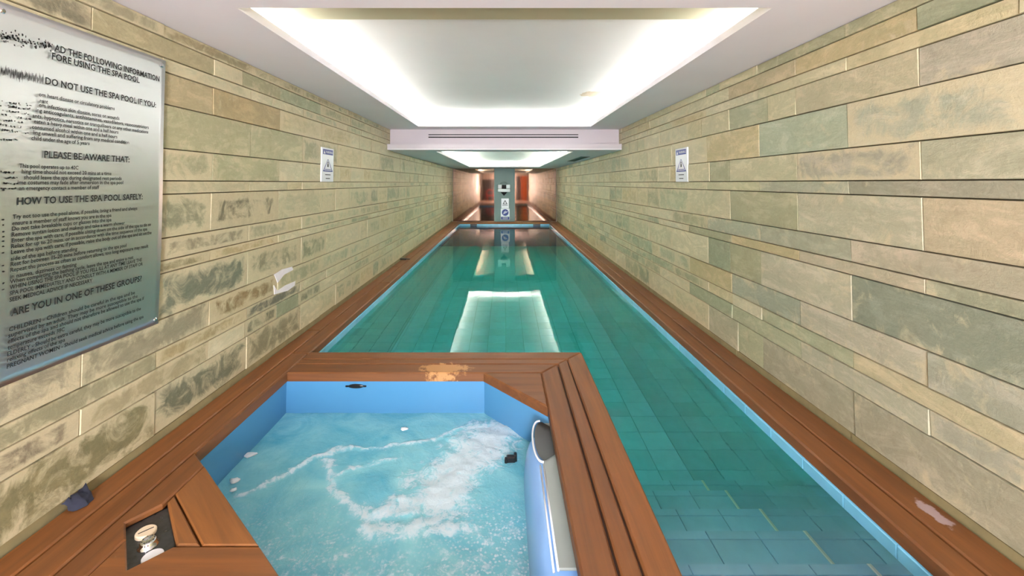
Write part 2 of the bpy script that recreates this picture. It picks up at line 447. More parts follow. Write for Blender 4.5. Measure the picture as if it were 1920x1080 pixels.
# ------------------------------------------------------------------ stone walls
ROWS = [.914, .838, .723, .642, .455, .199, .0125, -.066, -.32, -.447, -.52, -.779, -.948, -1.044, -1.167, -1.413]
ROWS = [CAMH + r for r in ROWS]
BEIGE = [(204, 194, 160), (210, 200, 168), (198, 190, 158), (196, 190, 156), (214, 204, 174), (202, 188, 150)]
GREEN = [(176, 176, 146), (164, 168, 138), (182, 182, 150), (152, 156, 128), (170, 166, 134)]
OCHRE = [(200, 182, 140), (194, 176, 134)]
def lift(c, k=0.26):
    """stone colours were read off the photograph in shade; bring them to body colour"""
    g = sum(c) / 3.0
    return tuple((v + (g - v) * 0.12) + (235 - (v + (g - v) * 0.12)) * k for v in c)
OVERRIDE = {
    # (side, row, point y on the wall): colour, amount of cream smear
    (1, 3, 1.8): ((168, 154, 128), .1), (1, 4, 1.9): ((166, 164, 134), .5), (1, 4, 2.9): ((160, 170, 134), .05), (1, 3, 2.5): ((186, 168, 124), .1),
    (1, 1, 3.3): ((184, 158, 108), .05), (1, 5, 2.4): ((152, 142, 116), .42), (1, 5, 1.7): ((162, 156, 120), .1), (1, 6, 1.9): ((136, 128, 100), .05), (1, 6, 2.7): ((146, 146, 116), .2),
    (1, 7, 1.7): ((184, 158, 116), .1), (1, 7, 2.4): ((174, 164, 128), .1), (1, 8, 1.9): ((166, 150, 118), .1), (1, 8, 2.8): ((148, 146, 114), .1), (1, 9, 1.7): ((134, 134, 98), .2), (1, 9, 2.4): ((176, 158, 122), .1),
    (1, 10, 1.9): ((106, 114, 88), .12), (1, 10, 2.8): ((180, 168, 134), .1), (1, 11, 1.7): ((146, 144, 118), .15), (1, 11, 2.4): ((172, 160, 130), .2), (1, 12, 1.9): ((188, 168, 118), .1),
    (1, 13, 1.7): ((160, 152, 126), .35), (1, 13, 2.4): ((170, 162, 130), .2), (1, 14, 1.9): ((146, 136, 104), .12), (1, 14, 2.9): ((148, 140, 108), .12), (1, 14, 3.7): ((164, 156, 118), .05),
    (1, 11, 3.3): ((140, 144, 116), .2), (1, 8, 3.7): ((146, 150, 118), .2),
    (-1, 1, 1.7): ((128, 120, 94), .35), (-1, 1, 2.5): ((184, 168, 126), .1), (-1, 1, 3.3): ((172, 164, 124), .2), (-1, 3, 2.5): ((190, 170, 126), .05), (-1, 3, 3.3): ((180, 156, 106), .1),
    (-1, 4, 2.8): ((184, 176, 134), .15), (-1, 4, 3.7): ((184, 178, 136), .1), (-1, 5, 2.5): ((180, 172, 134), .45), (-1, 5, 3.3): ((182, 176, 134), .2), (-1, 6, 2.8): ((200, 186, 150), .3),
    (-1, 7, 2.5): ((136, 136, 104), .55), (-1, 7, 3.3): ((104, 100, 72), .75), (-1, 7, 3.6): ((104, 100, 72), .8), (-1, 8, 2.8): ((140, 128, 100), .75), (-1, 8, 3.7): ((164, 158, 124), .5),
    (-1, 9, 2.5): ((134, 122, 78), .6), (-1, 9, 3.3): ((188, 164, 116), .5), (-1, 10, 2.8): ((104, 112, 90), .45), (-1, 10, 3.7): ((136, 134, 102), .65), (-1, 10, 4.5): ((132, 136, 102), .6),
    (-1, 11, 2.5): ((150, 140, 112), .3), (-1, 11, 3.3): ((140, 112, 62), .6), (-1, 11, 1.7): ((148, 138, 112), .45), (-1, 12, 2.0): ((158, 148, 112), .3), (-1, 12, 2.8): ((176, 152, 104), .5), (-1, 12, 3.7): ((96, 98, 82), .5),
    (-1, 13, 1.7): ((134, 118, 92), .6), (-1, 13, 2.5): ((178, 160, 120), .4), (-1, 13, 3.3): ((112, 112, 84), .65), (-1, 13, 4.2): ((124, 124, 94), .6),
    (-1, 14, 2.0): ((128, 118, 74), .35), (-1, 14, 2.9): ((104, 108, 82), .45), (-1, 14, 3.7): ((138, 130, 98), .4), (-1, 14, 1.3): ((122, 112, 72), .3), (-1, 12, 1.3): ((160, 150, 112), .3),
}

def stone_shape(s, y0, y1, z0, z1, rnd):
    g, c = 0.0028, 0.0016
    fx = XW + rnd.uniform(-0.004, 0.003)
    y0 += g * 0.6; y1 -= g * 0.6; z0 += g; z1 -= g
    jit = [rnd.uniform(-0.0025, 0.0025) for _ in range(4)]
    v = [(s * (XW + 0.03), y, z) for y, z in ((y0, z0), (y1, z0), (y1, z1), (y0, z1))]
    v += [(s * (fx + 0.005 + j), y, z) for j, (y, z) in zip(jit, ((y0, z0), (y1, z0), (y1, z1), (y0, z1)))]
    v += [(s * (fx + j), y, z) for j, (y, z) in zip(jit, ((y0 + c, z0 + c), (y1 - c, z0 + c), (y1 - c, z1 - c), (y0 + c, z1 - c)))]
    f = []
    for r in (0, 4):
        for i in range(4):
            j = (i + 1) % 4
            f.append((r + i, r + j, r + 4 + j, r + 4 + i))
    f.append((8, 9, 10, 11)); f.append((3, 2, 1, 0))
    if s > 0: f = [tuple(reversed(q)) for q in f]
    return v, f

def stone_wall(side, name, label):
    s = 1 if side > 0 else -1
    rnd = random.Random(21 if s > 0 else 33)
    mb = MB().box(min(s * (XW + 0.028), s * 2.2), max(s * (XW + 0.028), s * 2.2), YN, YB + 0.05, -0.02, ZC)
    root = mb.build(name, M['mortar'], centre=True)
    tag(root, label, 'wall', kind='structure')
    stones = []
    for r in range(15):
        z1, z0 = ROWS[r], ROWS[r + 1]
        odd = r in (1, 3, 5, 7, 9, 11, 13)
        first = 2.03 if odd else 2.46
        js = []
        k = -5
        while True:
            y = first + 0.862 * k + (rnd.uniform(-0.03, 0.03) if k > 2 or k < 0 else 0)
            if y > YB - 0.1: break
            if y > -1.5: js.append(y)
            k += 1
        ys = [-1.6] + js + [YB]
        out = [ys[0]]
        for a, b in zip(ys, ys[1:]):
            p = 0.0 if b < 3.4 else (0.3 if b < 6 else 0.62)
            if s < 0: p *= 1.15
            if rnd.random() < p and b - a > 0.5:
                out.append(a + (b - a) * rnd.uniform(0.3, 0.7))
                if b > 8 and rnd.random() < 0.25: out.append(out[-1] + (b - out[-1]) * 0.5)
            out.append(b)
        top = z1
        for a, b in zip(out, out[1:]):
            col, amt = None, None
            for (os_, orow, oy), (oc, oa) in OVERRIDE.items():
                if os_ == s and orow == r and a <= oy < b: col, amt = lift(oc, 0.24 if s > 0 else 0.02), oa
            if col is None:
                u = rnd.random()
                pg = 0.24 if r < 7 else 0.42
                if b > 5 and r < 9: pg *= 0.7
                if u < pg: col = rnd.choice(GREEN)
                elif u < pg + 0.05: col = rnd.choice(OCHRE)
                else: col = rnd.choice(BEIGE)
                amt = rnd.uniform(0, 0.25) if s > 0 else rnd.uniform(0.1, 0.55)
                if b > 5: amt = min(0.75, amt + 0.25)
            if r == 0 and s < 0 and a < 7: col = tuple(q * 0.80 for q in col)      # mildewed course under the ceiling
            zt = top
            if zt > ZL + 0.002 and a >= 7.3:            # above the lower ceiling nothing shows
                if z0 >= ZL: continue
                zt = ZL - 0.002
            ym = max((a + b) / 2, 0.4)
            size = (zt - z0) * abs(F * XW / max(a, 1.2) - F * XW / max(b, 1.25)) / ym
            if b < 1.3: size = 0
            stones.append((size, a, b, z0, zt, lin(col), amt))
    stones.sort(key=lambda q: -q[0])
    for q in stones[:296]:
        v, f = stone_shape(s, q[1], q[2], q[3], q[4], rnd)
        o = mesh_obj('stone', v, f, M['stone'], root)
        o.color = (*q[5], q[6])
    rest = MB(); cols = []
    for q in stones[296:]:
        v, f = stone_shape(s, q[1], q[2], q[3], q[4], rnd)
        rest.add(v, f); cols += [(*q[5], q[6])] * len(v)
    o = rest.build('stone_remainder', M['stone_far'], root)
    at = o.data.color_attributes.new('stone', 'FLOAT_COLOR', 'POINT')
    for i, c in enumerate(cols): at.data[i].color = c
    o['kind'] = 'stuff'
    # thin damp mortar strip under the lowest course
    sk = MB()
    y = -1.6
    while y < YB:
        L = rnd.uniform(0.5, 0.9); y2 = min(YB, y + L)
        dx = rnd.uniform(0.002, 0.010)
        sk.box(min(s * (XW + dx), s * (XW + 0.03)), max(s * (XW + dx), s * (XW + 0.03)), y, y2 - 0.002, -0.02, ROWS[15] - 0.003)
        y = y2
    b = sk.build('baseboard_right' if s > 0 else 'baseboard_left', M['skirt'])
    tag(b, 'narrow damp mortar strip at the foot of the %s stone wall' % ('right' if s > 0 else 'left'), 'skirting', kind='structure')
    return root

stone_wall(1, 'wall_right', 'right wall clad in coursed beige and green slate stone')
stone_wall(-1, 'wall_left', 'left wall clad in coursed slate stone, behind the big steel notice')

# chipped white plaster on the left wall
wl = bpy.data.objects['wall_left']
for pts in ([(515, 515), (530, 505), (548, 500), (550, 506), (533, 515), (521, 530)], [(514, 535), (520, 545), (535, 535), (554, 527), (553, 535), (540, 545), (515, 552)]):
    ww = [wall_pt(x, y, -(XW - 0.006)) for x, y in pts]
    n_ = len(ww)
    v = [(-(XW - 0.006), y, z) for y, z in ww] + [(-(XW + 0.004), y, z) for y, z in ww]
    mesh_obj('plaster_chip', v, [tuple(range(n_)), tuple(reversed(range(n_, 2 * n_)))] + [(i, (i + 1) % n_, n_ + (i + 1) % n_, n_ + i) for i in range(n_)], M['chip'], wl)

# ------------------------------------------------------------------ ceiling
def frame(mb, x0, x1, y0, y1, hx0, hx1, hy0, hy1, z0, z1):
    mb.box(x0, hx0, y0, y1, z0, z1); mb.box(hx1, x1, y0, y1, z0, z1)
    mb.box(hx0, hx1, y0, hy0, z0, z1); mb.box(hx0, hx1, hy1, y1, z0, z1)

R1 = (-1.40, 1.40, 2.23, 6.98)          # opening of the near recess
R2 = (-1.21, 1.21, 7.62, 15.0)          # opening of the far recess
LIP, TR, RISE = 0.05, 0.20, 0.21
YBM = 7.36                              # front of the bulkhead

def recess(mb_frame, z, R, x0, x1, y0, y1, rise, soffit):
    frame(mb_frame, x0, x1, y0, y1, R[0], R[1], R[2], R[3], z, z + 0.02)
    frame(mb_frame, R[0] - 0.018, R[1] + 0.018, R[2] - 0.018, R[3] + 0.018, R[0], R[1], R[2], R[3], z + 0.02, z + LIP)
    ox0, ox1, oy0, oy1 = R[0] - TR, R[1] + TR, R[2] - TR, R[3] + TR
    frame(mb_frame, ox0 - 0.03, ox1 + 0.03, oy0 - 0.03, oy1 + 0.03, ox0, ox1, oy0, oy1, z + 0.02, z + rise + 0.03)
    return ox0, ox1, oy0, oy1

mb = MB()
o1 = recess(mb, ZC, R1, -2.2, 2.2, YN, YBM + 0.02, RISE, True)
ceil = mb.build('ceiling', M['ceil'])
tag(ceil, 'white plastered ceiling around the lit recess above the spa', 'ceiling', kind='structure')
MB().box(o1[0] - 0.03, o1[1] + 0.03, o1[2] - 0.03, o1[3] + 0.03, ZC + RISE, ZC + RISE + 0.04).build('recess_panel', M['ceil_in'], ceil)
MB().box(o1[0], o1[1], o1[2], 2.77, ZC + 0.146, ZC + RISE).build('recess_soffit', plaster_mat('khaki_soffit', (186, 180, 150)), ceil)  # khaki tone over the whole soffit
# peeling patch on the recess ceiling
pv = []
d = F * (0.914 + RISE) / (CS * (VY - 176)); px_, py_ = (1108 - VX) * d / F, d - 0.036
rr = random.Random(5); ring = 22
for q, k in ((1.0, 0), (0.55, 1)):
    for i in range(ring):
        a = 2 * math.pi * i / ring; r_ = q * rr.uniform(0.8, 1.15)
        pv.append((px_ + 0.13 * r_ * math.cos(a), py_ + 0.17 * r_ * math.sin(a), ZC + RISE - 0.001 - 0.006 * k))
pf = [(i, (i + 1) % ring, ring + (i + 1) % ring, ring + i) for i in range(ring)] + [tuple(range(ring, 2 * ring))]
mesh_obj('peeling_patch', pv, [tuple(reversed(q)) for q in pf], plain('peeling_paint', (206, 190, 168), 0.8, var=0.25, scale=24), ceil)

mb = MB()
o2 = recess(mb, ZL, R2, -1.985, 1.985, YBM - 0.16, YB + 0.05, 0.17, False)
low = mb.build('ceiling', M['ceil'])
tag(low, 'lower white ceiling beyond the bulkhead with a lit recess', 'ceiling', kind='structure')
MB().box(o2[0] - 0.03, o2[1] + 0.03, o2[2] - 0.03, o2[3] + 0.03, ZL + 0.17, ZL + 0.21).build('recess_panel', M['ceil_in'], low)
# bulkhead with its projecting lip
mb = MB().box(-1.955, 1.955, YBM, YBM + 0.06, ZL + 0.10, ZC)
mb.box(-1.985, 1.985, YBM - 0.16, YBM + 0.06, ZL + 0.021, ZL + 0.098)
bh = mb.build('trim_1', M['beam'])
tag(bh, 'white bulkhead with a projecting lip crossing the corridor', 'bulkhead', kind='structure')
zt = CAMH + (VY - 251.6) * 7.36 / F; zb = CAMH + (VY - 258.3) * 7.36 / F
vent = empty('slot_vent', (0, YBM, zb))
tag(vent, 'long twin-slot air vent in the white bulkhead', 'vent')
MB().box(-1.30, 1.26, YBM - 0.004, YBM + 0.001, zb, zb + 0.020).build('slot', M['slot'], vent)
MB().box(-1.30, 1.26, YBM - 0.004, YBM + 0.001, zt - 0.016, zt).build('slot', M['slot'], vent)
MB().box(-1.30, 1.26, YBM - 0.010, YBM + 0.001, zb + 0.020, zt - 0.016).build('divider', M['beam'], vent)
gr = empty('ceiling_grille', (1.68, 9.95, ZL))
tag(gr, 'dark rectangular air grille in the lower ceiling, by the right wall', 'vent')
MB().box(1.60, 1.76, 9.0, 10.9, ZL - 0.004, ZL + 0.004).build('backing', M['slot'], gr)
g = MB(); frame(g, 1.585, 1.775, 8.98, 10.92, 1.60, 1.76, 9.0, 10.9, ZL - 0.010, ZL - 0.001); g.build('frame', plain('grille_frame', (120, 130, 118), 0.5), gr)
for i in range(6):
    x = 1.612 + i * 0.027
    MB().box(x, x + 0.006, 9.0, 10.9, ZL - 0.009, ZL - 0.004).build('slat', plain('grille_slat', (70, 78, 68), 0.5) if i == 0 else bpy.data.materials['grille_slat'], gr)

# cove lamps, hidden behind the lips of the recesses
def lamp(name, x0, x1, y0, y1, z, mat, label, group):
    t = empty(name, ((x0 + x1) / 2, (y0 + y1) / 2, z))
    tag(t, label, 'lamp', group)
    MB().cbox(x0 - 0.01, x1 + 0.01, y0 - 0.01, y1 + 0.01, z, z + 0.012, 0.003).build('batten', M['white'], t)
    MB().cbox(x0, x1, y0, y1, z + 0.012, z + 0.034, 0.008).build('light_tube', mat, t)
zz = ZC + 0.0205
lamp('cove_lamp', R1[0] - 0.115, R1[0] - 0.085, R1[2] + 0.05, R1[3], zz, M['lamp'], 'lamp glowing in the left cove of the near ceiling recess', 'cove lamps')
lamp('cove_lamp', R1[1] + 0.085, R1[1] + 0.115, R1[2] + 0.05, R1[3], zz, M['lamp'], 'lamp glowing in the right cove of the near ceiling recess', 'cove lamps')
lamp('cove_lamp', R1[0], R1[1], R1[3] + 0.085, R1[3] + 0.115, zz, M['lamp'], 'lamp glowing in the far cove of the near ceiling recess', 'cove lamps')
zz = ZL + 0.0205
lamp('cove_lamp', R2[0] - 0.115, R2[0] - 0.085, R2[2], R2[3], zz, M['lamp_far'], 'lamp glowing in the left cove beyond the bulkhead', 'cove lamps')
lamp('cove_lamp', R2[1] + 0.085, R2[1] + 0.115, R2[2], R2[3], zz, M['lamp_far'], 'lamp glowing in the right cove beyond the bulkhead', 'cove lamps')
lamp('cove_lamp', R2[0], R2[1], R2[3] + 0.085, R2[3] + 0.115, zz, M['lamp_far'], 'lamp glowing in the cove nearest the copper wall', 'cove lamps')

# ------------------------------------------------------------------ far wall
fw = MB().box(-2.2, 2.2, YB + 0.012, YB + 0.2, -0.02, ZL + 0.3).build('wall_far', M['plain_wall'])
tag(fw, 'far end wall clad in polished copper-coloured metal panels', 'wall', kind='structure')
MB().cbox(-1.945, -0.39, YB - 0.004, YB + 0.012, 0.004, ZL - 0.01, 0.003).build('metal_panel', M['copper'], fw)
MB().cbox(0.39, 1.945, YB - 0.004, YB + 0.012, 0.004, ZL - 0.01, 0.003).build('metal_panel', M['copper'], fw)
pl = MB().cbox(-0.385, 0.385, YB - 0.12, YB + 0.012, 0.002, ZL - 0.002, 0.006).build('wall_pillar', M['pillar'])
tag(pl, 'grey-green pillar in the middle of the far wall', 'pillar', kind='structure')
YP = YB - 0.12
def fx(px): return (px - VX) * (YP) / F
def fz(py): return CAMH + (VY - py) * YP / F
un = empty('wall_unit', (0, YP, fz(360)))
tag(un, 'white notched wall unit with a dark wedge for its shadow below, on the far pillar', 'wall unit')
x0, x1, z0, z1 = fx(933.5), fx(956.5), fz(360), fz(346)
MB().cbox(x0, x1, YP - 0.20, YP - 0.001, z0, z0 + 0.12, 0.02).build('tray', M['white'], un)
MB().cbox(x0, x0 + 0.15, YP - 0.20, YP - 0.001, z0 + 0.12, z1, 0.02).build('arm', M['white'], un)
MB().cbox(x1 - 0.15, x1, YP - 0.20, YP - 0.001, z0 + 0.12, z1, 0.02).build('arm', M['white'], un)
MB().cbox(x0 + 0.15, x1 - 0.15, YP - 0.06, YP - 0.001, z0 + 0.12, z1 - 0.02, 0.01).build('dark_core', M['slot'], un)
ring_pts = [((x0 + x1) / 2 + 0.13 * math.cos(a), YP - 0.08, z1 - 0.01 + 0.11 * math.sin(a)) for a in [math.pi * i / 12 for i in range(13)]]
MB().tube(ring_pts, 0.022, 8).build('hoop', M['pillar'], un, True)
cx = (x0 + x1) / 2
MB().add([(cx - 0.13, YP - 0.16, z0), (cx + 0.13, YP - 0.16, z0), (cx + 0.13, YP - 0.001, z0), (cx - 0.13, YP - 0.001, z0), (cx, YP - 0.03, z0 - 0.14), (cx, YP - 0.001, z0 - 0.14)],
         [(0, 1, 2, 3), (0, 4, 1), (1, 4, 5, 2), (3, 5, 4, 0), (2, 5, 3)]).build('shadow_wedge', M['slot'], un)  # solid dark wedge stands in for the shadow under the unit

# ------------------------------------------------------------------ lettering
def text_mesh(body, size=1.0, bold=0.0):
    cu = bpy.data.curves.new('tmp', 'FONT'); cu.body = body; cu.size = size; cu.resolution_u = 2
    cu.offset = bold
    ob = bpy.data.objects.new('tmp', cu); COL.objects.link(ob)
    bpy.context.view_layer.update()
    me = bpy.data.meshes.new_from_object(ob)
    v = [tuple(q.co) for q in me.vertices]; f = [tuple(p.vertices) for p in me.polygons]
    bpy.data.objects.remove(ob); bpy.data.meshes.remove(me); bpy.data.curves.remove(cu)
    return v, f
hv, _ = text_mesh('H')
CAPH = max(q[1] for q in hv)
def text_on_wall(body, side, ya, yb, zmid, cap, X, mat, parent, name='text_line', bold=0.0):
    """text from ya to yb along the wall (reading left to right), caps centred on zmid"""
    v, f = text_mesh(body, 1.0, bold)
    u0 = min(q[0] for q in v); u1 = max(q[0] for q in v)
    out = [(X, ya + (yb - ya) * (q[0] - u0) / (u1 - u0), zmid + (q[1] / CAPH - 0.5) * cap) for q in v]
    return mesh_obj(name, out, f, mat, parent)
def text_front(body, xa, xb, zmid, cap, Y, mat, parent, name='text_line', bold=0.0):
    v, f = text_mesh(body, 1.0, bold)
    u0 = min(q[0] for q in v); u1 = max(q[0] for q in v)
    out = [(xa + (xb - xa) * (q[0] - u0) / (u1 - u0), Y, zmid + (q[1] / CAPH - 0.5) * cap) for q in v]
    return mesh_obj(name, out, f, mat, parent)

# big steel notice on the left wall
XS = -1.945
sg = empty('spa_notice', (XS, 2.04, 0.66))
tag(sg, 'large brushed steel notice of spa pool rules on the left wall', 'sign')
ny, nz = 24, 40
ya, yb_, za, zb_ = 1.62, 2.457, CAMH - 0.79, CAMH + 0.70
def plate_x(y, z):
    return XS + 0.0025 * math.sin(z * 5.2 + 0.6 * y) + 0.0015 * math.sin(y * 7 + z * 2)
pv, pf = [], []
for i in range(ny + 1):
    for j in range(nz + 1):
        y = ya + (yb_ - ya) * i / ny; z = za + (zb_ - za) * j / nz
        pv.append((plate_x(y, z), y, z))
for i in range(ny):
    for j in range(nz):
        a = i * (nz + 1) + j
        pf.append((a, a + nz + 1, a + nz + 2, a + 1))
n0 = len(pv); pv += [(XS - 0.006, y, z) for y, z in ((ya, za), (yb_, za), (yb_, zb_), (ya, zb_))]
pf.append((n0 + 3, n0 + 2, n0 + 1, n0))
loop = [i * (nz + 1) for i in range(ny + 1)] + [ny * (nz + 1) + j for j in range(1, nz + 1)] + [i * (nz + 1) + nz for i in range(ny - 1, -1, -1)] + [j for j in range(nz - 1, 0, -1)]
m_ = len(pv)
for q in loop: pv.append((XS - 0.006, pv[q][1], pv[q][2]))
for k in range(len(loop)):
    k2 = (k + 1) % len(loop)
    pf.append((loop[k2], loop[k], m_ + k, m_ + k2))
mesh_obj('steel_plate', pv, pf, M['steel'], sg, True)
for y, z in ((yb_ - 0.03, zb_ - 0.035), (yb_ - 0.03, za + 0.03), (ya + 0.03, za + 0.03), (ya + 0.03, zb_ - 0.035)):
    scr = []
    for r_, x_ in ((0.011, 0.003), (0.011, 0.006), (0.007, 0.009)):
        scr += [(XS + x_, y + r_ * math.cos(2 * math.pi * k / 12), z + r_ * math.sin(2 * math.pi * k / 12)) for k in range(12)]
    fs = [(r_ * 12 + k, r_ * 12 + (k + 1) % 12, (r_ + 1) * 12 + (k + 1) % 12, (r_ + 1) * 12 + k) for r_ in range(2) for k in range(12)] + [tuple(range(24, 36))]
    mesh_obj('screw', scr, fs, M['chrome'], sg)
# lines: text, left px, left y px, right px, right y px, cap height, bold
HEAD, SM = 0.0285, 0.0165
LINES = [
 ('AD THE FOLLOWING INFORMATION', 102, 90, 299, 147.5, HEAD, 1), ('FORE USING THE SPA POOL', 97.5, 105, 262, 150.5, HEAD, 1),
 ('DO NOT USE THE SPA POOL IF YOU:', 85, 152.5, 292.5, 196, HEAD, 1),
 ('om heart disease or circulatory problems', 73, 177, 215, 203, SM, 0), ('nant', 75, 188.5, 90, 191, SM, 0),
 ('om infectious skin disease, sores or wounds', 73, 197.7, 224, 220.7, SM, 0),
 ('ing anticoagulants, antihistamines, vasodilators, vasoconstrictors', 67, 207, 279, 238, SM, 0),
 ('ants, hypnotics, narcotics or tranquillisers or any other medications', 61, 217.5, 278, 246.7, SM, 0),
 ('eaten a heavy meal within one and a half hours', 64, 226.9, 222, 247.7, SM, 0),
 ('consumed alcohol within one and a half hours', 60, 238, 220, 255.9, SM, 0),
 ('ling unwell and suffering from any medical condition', 62, 248.7, 242, 266.5, SM, 0),
 ('child under the age of 5 years', 59, 259.3, 168, 268, SM, 0),
 ('PLEASE BE AWARE THAT:', 83, 290, 243, 298.7, HEAD, 1),
 ('This pool operates up to 40C', 36, 311, 147, 314, SM, 0), ('hing time should not exceed 20 mins at a time', 41, 321.5, 209, 325, SM, 0),
 ('should leave the spa during designated rest periods', 45, 332.3, 228, 334.5, SM, 0), ('ime costumes may fade after immersion in the spa pool', 33, 342, 231, 342, SM, 0),
 ('an emergency contact a member of staff', 36, 353, 186, 351, SM, 0),
 ('HOW TO USE THE SPA POOL SAFELY:', 32.4, 377.6, 267.6, 368.3, HEAD, 1),
 ('Try not too use the pool alone, if possible, bring a friend and always', 24, 406.3, 257.4, 390.6, SM, 0),
 ('ensure a member of staff knows you are in the spa', 23, 417.8, 209, 403.9, SM, 0),
 ('Do not take breakable cups or glasses into the spa', 22.6, 428.5, 209, 411.9, SM, 0),
 ('Remove suntan lotion and makeup and take a warm shower', 22, 439.6, 234, 417.8, SM, 0),
 ('Enter the spa with care, if possible sitting down on the side of the spa to do so', 22, 450.7, 283, 420.6, SM, 0),
 ('Relax for up to 20 mins, or in accordance with the time sequence of the spa', 21, 461.9, 276, 428.9, SM, 0),
 ('Leave the spa with care, if possible, raise the body out of the spa and sit on the', 21, 472.6, 284, 435.9, SM, 0),
 ('side of the spa before standing', 20.4, 485, 145, 466.5, SM, 0), ('Rest for between 15-20 mins before returning to the spa pool', 20, 495.2, 237, 460, SM, 0),
 ('Repeat the process as often as comfort allows, too long exposure may result', 19.4, 506.3, 278, 461, SM, 0),
 ('in nausea, dizziness or fainting', 19, 518.3, 143.5, 496, SM, 0), ('When completing the bathing cycle, leave the spa and enjoy a rest', 18.5, 527.6, 250, 482.6, SM, 0),
 ('WHEN USING THE SPA POOL IF YOU FELL ILL AT ANY TIME LEAVE THE', 18, 538.7, 266, 486.9, SM, 0),
 ('SPA POOL IMMEDIATELY AND CONSULT WITH A MEMBER OF STAFF OR', 18, 549.8, 267.6, 495, SM, 0), ('SEEK MEDICAL ADVICE IF NECESSARY', 17.8, 561, 173, 526.7, SM, 0),
 ('ARE YOU IN ONE OF THESE GROUPS?', 21, 585.6, 265.6, 522, HEAD, 1),
 ('CHILDREN - Children should be careful in the spa and be', 16.7, 615.6, 253, 550, SM, 0), ('supervised by an adult. They may be more susceptible to the', 15.6, 626.7, 258, 556.7, SM, 0),
 ('effects of the spa and should not therefore be allowed to use the spa if', 14.4, 638.9, 270, 560, SM, 0), ('temperature exceeds 38C', 14.4, 651, 121, 617.8, SM, 0),
 ('ELDERLY - Should be extra careful, they may be more susceptible to the', 13.8, 663.3, 264, 578.9, SM, 0), ('relaxing effects of the spa', 13.3, 674.4, 122, 636.7, SM, 0),
 ('PREGNANT WOMEN - Should seek medical advice before using the spa', 12.9, 685.6, 269, 594.4, SM, 0)]
XT = XS + 0.0055
for body, xa, yya, xb, yyb, cap, bold in LINES:
    pa = wall_pt(xa, yya, XT); pb = wall_pt(xb, yyb, XT)
    text_on_wall(body, -1, pa[0], pb[0], (pa[1] + pb[1]) / 2, cap, XT, M['ink'], sg, 'heading' if bold else 'text_line', 0.020 if bold else 0.016)
# worn print along the left edge
rw = random.Random(3); wm = MB()
def fleck(px, py, hw, hh):
    p = wall_pt(px, py, XT); k = rw.randint(5, 7); a0 = rw.uniform(0, 6)
    wm.add([(XT, p[0] + hw * rw.uniform(.5, 1.2) * math.cos(a0 + 2 * math.pi * i / k), p[1] + hh * rw.uniform(.5, 1.2) * math.sin(a0 + 2 * math.pi * i / k)) for i in range(k)], [tuple(range(k))])
for i in range(85):
    x = rw.uniform(1, 98); fleck(x, 66 + (x - 2) * 0.25 + rw.gauss(0, 5.5), rw.uniform(.002, .006), rw.uniform(.002, .008))
for i in range(46):
    x = 2 + i * 1.75; fleck(x, 133 + x * 0.20 + rw.uniform(-3, 3), 0.0016, rw.uniform(.012, .026))
for yy in (190, 197, 206, 215, 224, 233, 242, 262, 323, 334, 344, 354):
    for i in range(11):
        x = rw.uniform(1, 58 if yy < 250 else 32); fleck(x, yy + x * (0.14 if yy < 250 else 0.0) + rw.gauss(0, 1), rw.uniform(.002, .007), rw.uniform(.0015, .005))
for yy in (412, 422, 434, 444, 452, 462, 474, 498, 509, 531, 543): fleck(6, yy, .006, .004)
wo = wm.build('worn_print', M['ink'], sg); wo['kind'] = 'stuff'; wo['label'] = 'smudged black print along the left edge of the notice'

